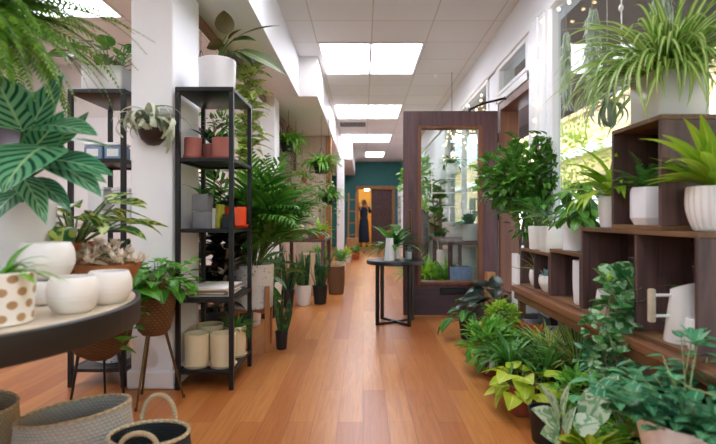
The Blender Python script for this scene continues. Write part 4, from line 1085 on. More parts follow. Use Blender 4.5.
b = MB().ball((0, .0, 1.575), .088, 16, 12, 1.2); b.v = [(x, y * 1.02 - .018, z_) for x, y, z_ in b.v]; b.lathe([(1e-4, -.05), (.045, -.03), (.05, 0), (.04, .035), (1e-4, .05)], 14, (0, -.1, 1.63)); b.build('hair', M['hair'], t)
b = MB(); b.ball((-.032, .088, 1.56), .011, 8, 6); b.ball((.032, .088, 1.56), .011, 8, 6); b.tube([(0, .09, 1.56), (0, .115, 1.535), (0, .09, 1.525)], .01, 6); b.tube([(-.022, .088, 1.495), (.022, .088, 1.495)], .006, 6); b.build('face', M['skin'], t)
b = MB().lathe([(.20, .16), (.205, .17), (.185, .5), (.165, .86), (.13, 1.08), (.15, 1.3), (.12, 1.395), (.075, 1.42)], 32, sy=.78); b.build('dress', M['dress'], t)
b = MB()
for sg in (-1, 1): b.tube([(sg * .1, 0, 1.345), (sg * .175, 0, 1.365), (sg * .225, .08, 1.27), (sg * .24, .13, 1.24)], .066, 10, .055)
b.build('sleeve', M['dress'], t)
b = MB()
for sg in (-1, 1): b.bbox(sg * .105 - .045, sg * .105 + .045, -.06, .17, 0, .06, .02)
b.build('shoe', M['nblack'], t)
# rear room: warm lamp added to light it, shelf of jars behind the person
t = thing('added_lamp', 'added warm globe lamp lighting the mustard back room', 'lamp', (.15, 19.4, 2.6)); b = MB(); b.tube([(0, 0, 0), (0, 0, -.35)], .006, 6); b.build('cord', M['black'], t)
MB().ball((0, 0, -.44), .09, 16, 10).build('globe', M['lamp'], t)
t = thing('wall_shelf', 'white wall shelf against the mustard back wall', 'shelf', (0, 20.8, 1.45)); MB().bbox(-.4, .8, -.1, .1, 0, .03, .004).build('board', M['trimw'], t)
MB().bbox(-.4, .8, .05, .1, -.15, 0, .004).build('bracket', M['trimw'], t)
for k in range(4):
    o = thing('storage_jar', 'pale jar on the wall shelf in the mustard back room', 'jar', (-.2 + k * .24, 20.8, 1.48), 0, 'jars in the back room'); pot_round(o, .06, .2, M['offwhite'], .055, .006, name='body', soil=False)

# ---- small round table in the aisle by the door
t = thing('side_table', 'small round black table with crossed flat-bar legs by the open door', 'table', (.315, 4.88, 0), .25)
MB().lathe([(1e-4, .575), (.275, .575), (.282, .58), (.282, .607), (.278, .612), (1e-4, .612)], 64).build('tabletop', M['black'], t)
for k in range(2):
    a = k * PI / 2 + .35
    for sg in (-1, 1):
        b = MB(); c, s_ = math.cos(a) * sg, math.sin(a) * sg; r0 = .215; w = .0135
        vs = []
        for zz in (0, .575):
            for (dr, dt) in ((-w, -w), (w, -w), (w, w), (-w, w)): vs.append((c * (r0 + dr) - s_ * dt, s_ * (r0 + dr) + c * dt, zz))
        b.add(vs, [(3, 2, 1, 0), (4, 5, 6, 7), (0, 1, 5, 4), (1, 2, 6, 5), (2, 3, 7, 6), (3, 0, 4, 7)]); b.build('leg', M['black'], t)
    b = MB(); c, s_ = math.cos(a), math.sin(a); vs = []
    z0 = .0 if k == 0 else .002
    for zz in (z0, z0 + .02):
        for (l, dt) in ((-.205, -.014), (.205, -.014), (.205, .014), (-.205, .014)): vs.append((c * l - s_ * dt, s_ * l + c * dt, zz))
    b.add(vs, [(3, 2, 1, 0), (4, 5, 6, 7), (0, 1, 5, 4), (1, 2, 6, 5), (2, 3, 7, 6), (3, 0, 4, 7)]); b.build('crossbar', M['black'], t)
o = thing('bud_vase', 'tall grey-white square vase with orange bud on the small round table', 'vase', (.255, 4.80, .612))
b = MB(); b.lathe([(1e-4, 0), (.05, 0), (.05, .004), (.034, .2), (.037, .215), (.03, .215), (.027, .2), (.024, .1), (1e-4, .02)], 4); b.build('body', M['ceramicb'], o, True, 25)
b = MB(); b.tube([(0, 0, .1), (-.01, 0, .25), (-.005, 0, .28)], .003, 6); b.build('stem', M['stem'], o); fo = MB(); Rr = random.Random(2); rosette(fo, Rr, (-.005, 0, .265), 9, .04, .02, 'ovate', (.6, 1.5), (.0, .6), .004); fo.build('petals', L['flower'], o)
o = thing('glass_bottle', 'clear glass bottle on the small round table nearest the door', 'bottle', (.44, 4.82, .612))
MB().lathe([(1e-4, 0), (.032, 0), (.034, .01), (.034, .085), (.014, .11), (.014, .125), (.016, .127), (.016, .135), (.011, .135), (.011, .11), (.031, .083), (.031, .012), (1e-4, .006)], 28).build('body', M['bottle'], o)
MB().lathe([(1e-4, .008), (.030, .012), (.030, .08), (1e-4, .08)], 20).build('filling', M['ceramicb'], o)
o = potted('potted_plant', 'dark leafy plant with long arching leaves in white pot on the small round table', 'plant', (.30, 5.0, .612)); pot_round(o, .07, .12, M['ceramic'], .06, .006)
fo = MB(); Rr = random.Random(5)
for i in range(40):
    a = i * 2.4; leaf(fo, Rr, (0, 0, .1), dirv(a, Rr.uniform(.2, 1.3)), Rr.uniform(.22, .38), .06, 'lance', Rr.uniform(.7, 1.7), .25, 8, 2)
fo.build('foliage', L['mid'], o)

# ================================================================== RIGHT SIDE
BZ = .52; CX0, CX1 = 1.16, 1.41
t = thing('plank_bench', 'long red brown plank bench under the window carrying the crates', 'bench', (0, 0, 0))
MB().bbox(1.115, 1.415, .6, 3.76, BZ - .045, BZ, .004).build('plank', M['bench'], t)
MB().bbox(1.13, 1.16, .62, 3.74, BZ - .10, BZ - .045, .003).build('apron', M['bench'], t)
for y in (.8, 1.93, 3.62):
    for x in (1.135, 1.365): MB().bbox(x, x + .045, y, y + .045, 0, BZ - .045, .003).build('leg', M['bench'], t)
def crate(label, y0, y1, z0, z1, div=(), x0=CX0, x1=CX1, back=True):
    """open box lying on its side, mouth towards the aisle"""
    o = thing('wooden_crate', label, 'crate', ((x0 + x1) / 2, (y0 + y1) / 2, z0), 0, 'dark wooden display crates'); w = .02
    hx, hy, h = (x1 - x0) / 2, (y1 - y0) / 2, z1 - z0
    MB().bbox(-hx, hx, -hy, hy, 0, w, .002).build('bottom_board', M['crateedge'], o)
    MB().bbox(-hx, hx, -hy, hy, h - w, h, .002).build('top_board', M['crateedge'], o)
    for y in (-hy, hy - w): MB().bbox(-hx, hx, y, y + w, w, h - w, .002).build('end_board', M['cratev'], o)
    for y in div: yy = y - (y0 + y1) / 2; MB().bbox(-hx + .003, hx - .012, yy - w / 2, yy + w / 2, w, h - w, .002).build('divider', M['cratev'], o)
    if back:
        b = MB(); n = max(2, round((h - 2 * w) / .13))
        for k in range(n): a = w + (h - 2 * w) * k / n; b.bbox(hx - .012, hx, -hy + w, hy - w, a + .001, a + (h - 2 * w) / n - .001, .001)
        b.build('back_board', M['crate'], o)
    return o
crate('far low crate with two small compartments, beside the doorway post', 3.115, 3.70, BZ, .80, (3.40,))
crate('low crate holding the tall white cylinder pot', 2.665, 3.11, BZ, .83)
crate('large two-compartment crate holding the white watering can', 1.73, 2.66, BZ, .97, (2.135,))
crate('upper crate with fern in white pot, spider plant on top', 1.945, 2.335, .97, 1.425)
CB = BZ + .0205
R = random.Random(71)
# --- inside and on the crates
o = potted('potted_plant', 'small white pot with thin spiky plant in the far compartment of the low crate', 'plant', (1.245, 3.56, CB)); pot_round(o, .055, .115, M['ceramic'], .045, .006, belly=.01)
fo = MB(); rosette(fo, R, (0, 0, .1), 26, .2, .012, 'strap', (.5, 1.45), (.5, 1.8), .02); fo.build('foliage', L['edged'], o)
o = potted('potted_succulent', 'white bowl pot with blue grey succulents in the low crate', 'plant', (1.225, 3.25, CB)); pot_round(o, .075, .11, M['ceramic'], .05, .006, belly=.016)
fo = MB()
for (x, y) in ((-.03, 0), (.03, .02), (0, -.035)): rosette(fo, R, (x, y, .09), 22, .07, .022, 'obov', (.2, 1.4), (-.3, .3), .01, .2, 4)
leaf(fo, R, (0, -.03, .1), dirv(3.4, .5), .13, .014, 'strap', 1.3); fo.build('foliage', L['blue'], o)
o = potted('planter_pot', 'tall white cylinder pot standing alone in a low crate', 'pot', (1.235, 2.775, CB)); pot_round(o, .066, .245, M['ceramicb'], .06, .007, belly=.004, soil=False)
# ribbed pots on the low crates
t = potted('potted_plant', 'white ribbed pot with narrow upright leaves, farthest on top of the low crates', 'plant', (1.235, 3.50, .80)); pot_round(t, .075, .165, M['ceramic'], .065, .007, ribs=26, amp=.018)
fo = MB(); st = MB(); petioled(fo, st, R, (0, 0, .15), 18, .2, .17, .05, 'lance', (.7, 1.5), (.1, .5), (.3, 1.0), .03, .004, 6, 2); fo.build('foliage', L['mid'], t); st.build('stem', M['stem'], t)
t = potted('potted_plant', 'squat white grooved pot with one broad dark leaf, between ribbed pot and umbrella plant', 'plant', (1.24, 3.27, .80)); pot_square(t, .13, .13, .165, M['ceramic'], .01)
fo = MB(); st = MB(); petioled(fo, st, R, (0, 0, .14), 7, .14, .3, .1, 'lance', (.9, 1.45), (.1, .5), (.5, 1.2), .02, .005, 8, 4); fo.build('foliage', L['mid'], t); st.build('stem', M['stem'], t)
SB = V((1.25, 2.90, .83))
t = potted('potted_umbrella_plant', 'glossy green umbrella plant with hanging leaf fans, in smooth white pot on the low crate', 'plant', SB); pot_round(t, .092, .17, M['ceramicb'], .085, .008)
fo = MB(); st = MB()
for (px, py, Y) in ((576, 204, 2.8), (590, 198, 2.78), (568, 192, 2.85), (584, 214, 2.76), (597, 206, 2.78), (592, 182, 2.9), (578, 182, 2.95), (569, 216, 2.74)):
    pe = at(px, py, Y) - SB; a = R.uniform(0, 6.28); pts = [V((0, 0, .15)), V((0, 0, .15)).lerp(pe, .55) + V((0, 0, .05)), pe]
    st.tube(pts, .004, 5, .003, False)
    for k in range(7):
        aa = a + (k - 3) * .7; leaf(fo, R, pts[-1], dirv(aa, R.uniform(-.7, .1)), R.uniform(.13, .19), .06, 'obov', R.uniform(.4, 1.0), .2, 7, 4)
fo.build('foliage', L['deep'], t); st.build('stem', M['stempale'], t)
t = potted('potted_dracaena', 'arching lime leaved plant in white pot beside the upper crate', 'plant', (1.235, 2.46, .97)); pot_round(t, .07, .155, M['ceramicb'], .06, .007, belly=.006)
fo = MB()
for i in range(22): a = R.uniform(1.6, 4.8); leaf(fo, R, (0, 0, .14), dirv(a, R.uniform(.5, 1.45)), R.uniform(.22, .34), .045, 'lance', R.uniform(.9, 2.0), .25, 9, 2)
for (tx, ty, W) in ((556, 172, .05), (562, 196, .05), (566, 152, .04), (600, 150, .04)):
    e = at(tx, ty, 2.45) - V((1.235, 2.46, 1.11)); q = Quaternion(e.cross(V((0, 0, 1))).normalized(), .75) @ e.normalized(); leaf(fo, R, (0, 0, .14), q, e.length * 1.15, W, 'lance', 1.5, .25, 9, 2)
fo.build('foliage', L['lime'], t)
# upper crate fern
t = potted('potted_fern', 'fine leaved dark fern in faceted white pot inside the upper crate', 'plant', (1.235, 2.14, .991)); 
MB().lathe([(1e-4, 0), (.07, 0), (.086, .03), (.086, .14), (.08, .16), (.07, .16), (.072, .13), (1e-4, .13)], 8).build('pot', M['ceramicb'], t, True, 20)
MB().lathe([(1e-4, .14), (.072, .135)], 8).build('soil', M['soil'], t)
fo = MB(); st = MB()
for i in range(30): a = i * 2.4; frond(fo, st, R, (.02 * math.cos(a), .02 * math.sin(a), .14), dirv(a, R.uniform(.6, 1.45)), R.uniform(.13, .24), R.uniform(.8, 1.7), 14, .035, .008, .0015, .15)
fo.build('foliage', L['mid'], t); st.build('stem', M['stem'], t)
# spider plant
SPB = V((1.30, 2.13, 1.425))
t = potted('potted_spider_plant', 'big striped spider plant spilling from square white pot on the upper crate', 'plant', SPB); pot_square(t, .215, .215, .20, M['ceramicb'], .012)
fo = MB()
for i in range(230):
    a = R.uniform(2.2, 5.4) if i % 5 else R.uniform(0, 6.28); e = R.uniform(.35, 1.45)
    l = R.uniform(.28, .56); 
    if math.cos(a) > .3: l = min(l, .2)
    leaf(fo, R, (.06 * math.cos(a), .06 * math.sin(a), .18), dirv(a, e), l, .022, 'strap', R.uniform(1.3, 2.7), .3, 10, 2, R.uniform(-.3, .3))
for (tx, ty, Y, dr) in ((588, 72, 2.1, 1.2), (592, 95, 2.05, 1.5), (604, 120, 2.0, 2.0), (630, 118, 1.95, 2.2), (650, 108, 1.9, 2.3), (676, 106, 1.85, 2.3), (690, 105, 1.85, 2.2), (610, 60, 2.2, .9), (640, 22, 2.1, .7), (662, 8, 2.1, .5), (700, 5, 2.0, .6), (620, 105, 1.95, 2.0), (600, 85, 2.1, 1.4), (712, 90, 1.8, 2.0), (716, 40, 1.8, 1.2), (618, 132, 1.95, 2.2)):
    e = at(tx, ty, Y) - SPB - V((-.03, -.03, .2)); q = Quaternion(e.cross(V((0, 0, 1))).normalized(), dr * .55) @ e.normalized()
    leaf(fo, R, (-.03, -.03, .2), q, e.length * (1 + .12 * dr * dr / 2), .024, 'strap', dr, .3, 12, 2)
fo.build('foliage', L['spider'], t)
# lime plant in ribbed pot at the crate's near end
LB = V((1.292, 1.835, .971))
t = potted('potted_birds_nest', 'lime leaved plant in ribbed white pot at the near end of the crates', 'plant', LB); pot_round(t, .09, .165, M['ceramic'], .068, .008, ribs=22, amp=.03, belly=.012)
fo = MB()
for i in range(24): 
    a = R.uniform(2.0, 5.6); leaf(fo, R, (0, 0, .15), dirv(a, R.uniform(.5, 1.45)), R.uniform(.18, .28), .055, 'lance', R.uniform(.3, 1.2), .25, 9, 4)
for (tx, ty, Y, W, dr) in ((636, 147, 1.72, .045, 1.0), (664, 170, 1.68, .05, 1.1), (682, 122, 1.8, .06, .6), (700, 118, 1.75, .06, .5), (660, 140, 1.75, .045, .9)):
    e = at(tx, ty, Y) - LB - V((0, 0, .15)); q = Quaternion(e.cross(V((0, 0, 1))).normalized(), dr * .52) @ e.normalized(); leaf(fo, R, (0, 0, .15), q, e.length * 1.06, W, 'lance', dr, .25, 10, 4)
fo.build('foliage', L['lime'], t)
# hoya / peperomia in the crate mouth
HB = V((1.215, 2.42, CB))
t = potted('potted_peperomia', 'round-leaved trailing plant in white pot spilling out of the large crate', 'plant', HB); pot_round(t, .075, .13, M['ceramic'], .06, .008, belly=.012)
fo = MB(); st = MB(); rg = [at(*q) - HB for q in ((612, 284, 2.3), (612, 320, 2.2), (606, 350, 2.15))]
bush(fo, R, at(624, 298, 2.26) - HB, .085, .085, .10, 40, .11, .10, 'round', .3, nseg=6, nx=4)
bush(fo, R, at(630, 325, 2.22) - HB, .08, .08, .10, 32, .11, .10, 'round', .3, nseg=6, nx=4)
bush(fo, R, at(612, 360, 2.15) - HB, .085, .07, .12, 50, .06, .05, 'round', .3, nseg=5, nx=2)
bush(fo, R, at(596, 330, 2.25) - HB, .05, .05, .11, 32, .045, .04, 'round', .3, nseg=4, nx=2)
for q in ((598, 345), (605, 370), (618, 372), (626, 340), (640, 330)): st.tube([V((0, 0, .12)), at(612, 290, 2.28) - HB, at(q[0], q[1], 2.18) - HB], .003, 5, .002, False)
fo.build('foliage', L['hoya'], t); st.build('stem', M['bark'], t)
fo = MB(); rosette(fo, R, at(607, 281, 2.28) - HB, 10, .04, .018, 'lance', (.2, 1.3), (0, .6), .012); fo.build('new_leaf', L['yellow'], t)
# watering can
t = thing('watering_can', 'white tapered watering can with pale wooden handle in the large crate', 'watering can', (1.245, 1.94, CB))
b = MB().lathe([(1e-4, 0), (.068, 0), (.07, .004), (.046, .21), (.047, .215), (.041, .215), (.062, .02), (1e-4, .012)], 40); b.v = [(x, y, z_ + (.018 * (x * .5 - y) / .05 if z_ > .2 else 0)) for x, y, z_ in b.v]; b.build('body', M['ceramic'], t)
b = MB(); b.tube([(.04, -.03, .06), (.085, -.06, .12), (.12, -.085, .2)], .016, 10, .008); b.build('spout', M['ceramic'], t)
MB().bbox(-.137, -.113, -.012, .012, .075, .205, .004).build('wooden_handle', M['tabletop'], t)
for z in (.10, .18): b = MB(); b.tube([(-.125, 0, z), (-.05, 0, z)], .006, 8); b.build('handle_rod', M['ceramic'], t)
o = potted('planter_pot', 'small ribbed white pot below the lime pot, in front inside the large crate', 'pot', (1.222, 1.81, CB)); pot_round(o, .045, .115, M['ceramic'], .038, .005, ribs=18, amp=.03, belly=.006, soil=False)
o = potted('potted_plant', 'white ribbed pot with one green leaf behind the watering can', 'plant', (1.36, 2.06, CB)); pot_round(o, .048, .19, M['ceramic'], .044, .005, ribs=18, amp=.02); fo = MB()
for a in (3.3, 4.2, 2.6): leaf(fo, R, (0, 0, .17), dirv(a, .6), .12, .035, 'lance', .9, .2, 7, 2)
fo.build('foliage', L['mid'], o)

# ficus in tall white planter by the doorway post
FB = V((1.27, 3.93, 0))
t = potted('potted_ficus', 'bushy dark green fig tree with slim trunks in tall white planter', 'plant', FB)
pot_square(t, .16, .16, .74, M['ceramic'], .014); b = MB()
for z in (.2, .35, .5, .63): b.box(-.0805, .0805, -.0805, .0805, z, z + .004)
b.build('groove', M['grey'], t)
st = MB(); fo = MB(); cc = V((.06, -.05, 1.33)); cc = at(533, 180, 3.85) - FB
for k in range(6):
    x, y = R.uniform(-.05, .05), R.uniform(-.05, .05); st.tube([(x, y, .64), (x * .6 + R.uniform(-.03, .03), y * .6 + R.uniform(-.03, .03), .95), (R.uniform(-.1, .06), R.uniform(-.1, .1), 1.3)], .010, 7, .006, False)
twigs(st, R, cc, .32, .25, .3, 40, .004, (0, 0, 1.1))
bush(fo, R, cc + V((-.07, 0, .05)), .36, .25, .23, 640, .095, .045, 'ovate', .2, (.3, 1.1), 4)
bush(fo, R, cc + V((-.15, 0, -.06)), .27, .22, .17, 300, .1, .048, 'ovate', .2, (.3, 1.1), 4)
bush(fo, R, cc + V((.13, -.05, .02)), .2, .18, .22, 300, .095, .045, 'ovate', .2, (.3, 1.1), 4)
bush(fo, R, cc + V((-.05, -.05, -.26)), .2, .14, .2, 150, .085, .04, 'ovate', .2, (.3, 1.1), 4)
for k in range(12):
    a = R.uniform(0, 6.28); p = cc + V((.18 * math.cos(a), .12 * math.sin(a), .18)); st.tube([p, p + V((R.uniform(-.05, .05), 0, R.uniform(.1, .17)))], .003, 5, .002, False)
    for j in range(5): leaf(fo, R, p + V((0, 0, .03 * j + .03)), dirv(j * 2.4, .6), .08, .034, 'ovate', .5, .2, 4, 2)
fo.v = [(min(x, WX - .02 - FB.x), y, z_) if y < .25 else (x, y, z_) for x, y, z_ in fo.v]
fo.build('foliage', L['deep'], t); st.build('stem', M['bark'], t)

# --- hanging in the window
def moss(label, px, py0, py1, Y, w, seed):
    Rr = random.Random(seed); a = at(px, py0, Y); z0 = a.z; ln = (py1 - py0) * Y / FPX
    o = thing('hanging_moss', label, 'plant', a, 0, 'hanging moss in the window'); b = MB(); b.tube([(0, 0, -.04), (0, 0, 2.58 - z0)], .0018, 5); b.build('hanging_cord', M['rope'], o)
    fo = MB()
    for i in range(420):
        t0 = Rr.uniform(0, .85); l = ln * Rr.uniform(.12, .3) * (1 - t0 * .3); an = Rr.uniform(0, 6.28); q = w * .55 * Rr.uniform(0, 1) * (.55 + .45 * math.sin(PI * min(1, t0 + .1)))
        p = V((q * math.cos(an), q * math.sin(an), -ln * t0)); leaf(fo, Rr, p, (Rr.uniform(-.3, .3), Rr.uniform(-.3, .3), -1), l, .008, 'strap', Rr.uniform(-1.0, 1.0), .1, 5, 2, Rr.uniform(-2, 2))
    fo.build('strands', L['moss'], o)
moss('thin pale strand of hanging moss nearest the white post', 566, 32, 110, 3.25, .055, 1)
moss('longest pale hanging moss, second from the white post', 592, 8, 92, 2.7, .075, 2)
moss('pale hanging moss above the spider plant at the top of the window', 661, -12, 52, 2.16, .08, 3)
o = thing('macrame_cord', 'white knotted cord hanging in the window above the spider plant', 'cord', at(621, 62, 2.5)); b = MB(); b.tube([(0, 0, 0), (.003, 0, .15), (0, 0, 2.58 - at(621, 62, 2.5).z)], .0035, 6)
for z in (.14, .27): b.ball((0, 0, z), .012, 10, 8, 1.5)
b.build('cord', M['tag'], o)
A0 = at(607, 104, 2.52)
o = thing('air_plant', 'grey green curly air plant hanging before the window beside the spider plant', 'plant', A0); b = MB(); b.tube([(0, 0, 0), (0, 0, 2.58 - A0.z)], .0012, 5); b.build('hanging_thread', M['tag'], o)
fo = MB()
for i in range(40): leaf(fo, R, (0, 0, 0), dirv(i * 2.4, R.uniform(-.9, 1.3)), R.uniform(.12, .24), .02, 'strap', R.uniform(2.5, 5.0), .35, 16, 2, pw=1.5)
leaf(fo, R, (0, 0, -.02), (-1, -.1, -.35), .16, .012, 'strap', -.4, .3, 8, 2); fo.build('foliage', L['airblue'], o)
def lights(label, pts, n, sag, seed):
    o = thing('string_lights', label, 'lights', pts[0]); Rr = random.Random(seed); p0 = V(pts[0]); w = MB(); path = []
    for a, c in zip(pts, pts[1:]):
        for k in range(9): q = k / 8; path.append(V(a).lerp(V(c), q) - p0 - V((0, 0, sag * math.sin(PI * q))))
    w.tube(path, .0025, 5, cap=False); w.build('wire', M['tag'], o)
    me = None
    for i in range(n):
        k = int((i + .5) / n * (len(path) - 1)); p = path[k]
        if me is None:
            bb = MB().ball((0, 0, 0), .011, 8, 6).build('bulb', M['bulb'], o); me = bb.data
        else: bb = bpy.data.objects.new('bulb', me); COL.objects.link(bb); bb.parent = o
        bb.location = p + V((Rr.uniform(-.008, .008), Rr.uniform(-.03, .03), -.025))
    return o
X = WX - .06
lights('warm string lights draped over the window beyond the open door', [(X, 5.7, 2.45), (X, 6.5, 2.5), (X, 7.2, 2.3), (X, 7.9, 2.5), (X, 8.5, 2.3)], 40, .14, 1)
lights('second swag of warm string lights low in the window beyond the door', [(X, 8.5, 2.1), (X, 7.6, 2.05), (X, 6.8, 2.15), (X, 5.8, 2.0)], 26, .2, 2)
lights('warm string lights down the white post beside the doorway', [(WX - .075, 3.72, 2.57), (WX - .085, 3.86, 2.2), (WX - .08, 3.95, 1.7), (WX - .085, 3.9, 1.45)], 9, .02, 3)
lights('large clear bulbs strung along the top of the big window', [(WX - .05, 3.6, 2.52), (WX - .05, 2.9, 2.5), (WX - .05, 2.2, 2.52)], 7, .04, 4)
lights('fairy lights glowing on the wall of the left room behind the fern', [(-3.6, 6.38, 2.2), (-3.0, 6.38, 1.9), (-2.5, 6.38, 2.2), (-2.0, 6.38, 1.7), (-2.7, 6.38, 1.5), (-1.9, 6.38, 1.3)], 40, .1, 5)

# ================================================================== FLOOR PLANTS, RIGHT
def fpot(label, px, py, r, h, mat, cat='plant', name='potted_plant', tagged=False, dx=0):
    Y = 510 / (py - 218); x = (px - 363) * Y / FPX
    o = thing(name, label, cat, (x + dx, Y + r * .9, 0), 0, 'potted plants on the floor by the bench'); pot_round(o, r, h, M[mat], r * .78, .005, lip=.004)
    if tagged: MB().bbox(-.018, .018, -r - .004, -r * .92, h * .45, h * .45 + .05, .001).build('plant_tag', M['tag'], o)
    return o
def fin(o, fo, lm, st=None, sm='stem', nm='foliage'):
    # keep the leaves out of the bench, the floor and the wall
    lx = 1.40 - o.location.x; fo.v = [(min(x, lx), y, max(z_, .012)) for x, y, z_ in fo.v]
    fo.build(nm, L[lm], o)
    if st and st.v: st.build('stem', M[sm], o)
R = random.Random(81)
o = fpot('green peace-lily like plant with drooping broad leaves in black pot before the open door', 471, 341, .085, .16, 'nblack'); fo = MB(); st = MB()
petioled(fo, st, R, (0, 0, .15), 28, .17, .19, .062, 'lance', (.3, 1.4), (.3, .8), (.5, 1.3), .03, .004, 8, 4); fin(o, fo, 'mid', st)
o = fpot('almost black broad-leaved plant in dark pot behind the topiary, by the doorway', 503, 340, .10, .2, 'nblack'); fo = MB(); st = MB()
petioled(fo, st, R, (0, 0, .18), 28, .27, .27, .15, 'ovate', (.45, 1.45), (.2, .7), (.3, 1.0), .03, .006, 8, 4, wave=.05); fin(o, fo, 'dark', st, 'stem')
o = fpot('rounded lime green bushy plant in grey pot beside the dark-leaved plant', 507, 362, .095, .18, 'grey'); fo = MB(); st = MB()
bush(fo, R, (0, 0, .30), .115, .115, .11, 420, .045, .03, 'ovate', .5); twigs(st, R, (0, 0, .2), .08, .08, .16, 14); fin(o, fo, 'lime', st)
o = fpot('bushy bright green plant in brick red pot with white tag, midway along the row', 492, 377, .075, .13, 'nursery', tagged=True); fo = MB(); st = MB()
bush(fo, R, (0, 0, .2), .155, .15, .14, 330, .09, .034, 'lance', .3, nseg=5); twigs(st, R, (0, 0, .15), .12, .12, .12, 16); fin(o, fo, 'bright', st)
o = fpot('leafy green plant behind the brick red tagged pot', 505, 369, .075, .13, 'nblack', dx=-.03); fo = MB(); rosette(fo, R, (0, 0, .12), 60, .26, .03, 'lance', (.3, 1.5), (.5, 1.6), .04); fin(o, fo, 'mid')
o = fpot('grassy long-leaved green plant in tall black pot left of the golden one', 514, 398, .068, .17, 'nblack'); fo = MB(); rosette(fo, R, (0, 0, .16), 80, .32, .022, 'strap', (.5, 1.5), (.9, 2.0), .04); fin(o, fo, 'mid')
o = fpot('golden lime heart-leaved plant in brick red pot', 527, 418, .078, .15, 'nursery'); fo = MB(); st = MB(); petioled(fo, st, R, (-.01, 0, .14), 34, .10, .125, .10, 'heart', (.1, 1.4), (.5, 1.2), (.3, 1.0), .05, .003, 6, 4); fin(o, fo, 'yellow', st)
o = fpot('dark green feathery plant right of the golden lime one', 552, 400, .08, .15, 'nblack'); fo = MB(); rosette(fo, R, (0, 0, .14), 90, .28, .02, 'lance', (.3, 1.5), (.6, 1.8), .05); fin(o, fo, 'deep')
o = fpot('bromeliad with orange bracts in a clay pot, below the low crates', 541, 375, .08, .16, 'terra2'); fo = MB(); rosette(fo, R, (0, 0, .14), 40, .26, .03, 'strap', (.4, 1.4), (.6, 1.5), .03); fin(o, fo, 'mid')
fo = MB()
for (x, y) in ((-.03, 0), (.03, .02), (0, -.04)): rosette(fo, R, (x, y, .27), 14, .06, .02, 'lance', (.2, 1.5), (0, .6), .01)
fo.build('bract', L['flower'], o)
o = fpot('small orange tipped bromeliad farther along under the bench', 526, 369, .07, .15, 'terra2'); fo = MB(); rosette(fo, R, (0, 0, .13), 34, .24, .026, 'strap', (.5, 1.4), (.6, 1.5), .03); fin(o, fo, 'bright')
fo = MB(); rosette(fo, R, (0, 0, .27), 14, .06, .02, 'lance', (.2, 1.5), (0, .6), .01); fo.build('bract', L['flower'], o)
o = fpot('spiky plant with yellow-edged leaves against the bench', 577, 400, .085, .17, 'nblack', dx=.04); fo = MB(); rosette(fo, R, (0, 0, .16), 100, .31, .026, 'strap', (.5, 1.52), (.2, 1.1), .04); fin(o, fo, 'edged2')
o = fpot('second spiky yellow-edged plant, nearer the low crates', 556, 386, .07, .16, 'nblack', dx=-.01); fo = MB(); rosette(fo, R, (0, 0, .15), 60, .28, .024, 'strap', (.7, 1.52), (.1, .9), .03); fin(o, fo, 'edged')
o = fpot('plant with big white-marbled paddle leaves in black pot with white tag', 551, 448, .075, .15, 'nblack', tagged=True); fo = MB(); st = MB(); OB = o.location
for (ax, ay, bx, by, Y, W, dr) in ((586, 425, 622, 385, 2.02, .11, .5), (564, 420, 567, 388, 2.05, .085, .4), (560, 422, 542, 392, 2.05, .08, .5), (560, 428, 536, 416, 2.02, .09, .6), (574, 428, 600, 428, 1.98, .08, .6), (566, 436, 576, 412, 2.0, .07, .5), (560, 436, 545, 438, 2.0, .08, .7), (580, 436, 588, 405, 2.3, .07, .5)):
    a = at(ax, ay, Y) - OB; e = at(bx, by, Y - .03) - OB; d = e - a; q = Quaternion(d.cross(V((0, 0, 1))).normalized(), dr * .5) @ d.normalized()
    st.tube([(0, 0, .13), V((0, 0, .13)).lerp(a, .5) + V((0, 0, .03)), a], .005, 6, .003, False); leaf(fo, R, a, q, d.length * 1.15, W * 1.25, 'ovate', dr, .15, 9, 4, .8 if bx > ax else -.8)
fin(o, fo, 'pale', st)
o = fpot('mixed fine green leafy plant between marbled plant and large bowl', 590, 452, .09, .17, 'nblack', dx=.06); fo = MB(); bush(fo, R, (0, .08, .21), .14, .12, .09, 300, .06, .03, 'ovate', .3); fin(o, fo, 'bright')
o = fpot('pale green small-leaved bush at the foot of the round-leaved trailing plant', 617, 430, .09, .2, 'ceramic'); fo = MB(); bush(fo, R, (0, 0, .30), .15, .13, .13, 320, .055, .03, 'ovate', .3); fin(o, fo, 'bluegreen')
o = fpot('chartreuse leaved plant in the near corner, before the large white bowl', 602, 488, .09, .13, 'nursery'); fo = MB(); rosette(fo, R, (0, 0, .12), 46, .15, .045, 'lance', (.1, 1.1), (.4, 1.3), .05); fin(o, fo, 'yellow')
o = fpot('low bright green ferny plant between chartreuse plant and white bowl', 655, 492, .09, .13, 'nblack'); fo = MB(); bush(fo, R, (0, 0, .17), .14, .13, .07, 260, .06, .02, 'lance', .3); fin(o, fo, 'bright')
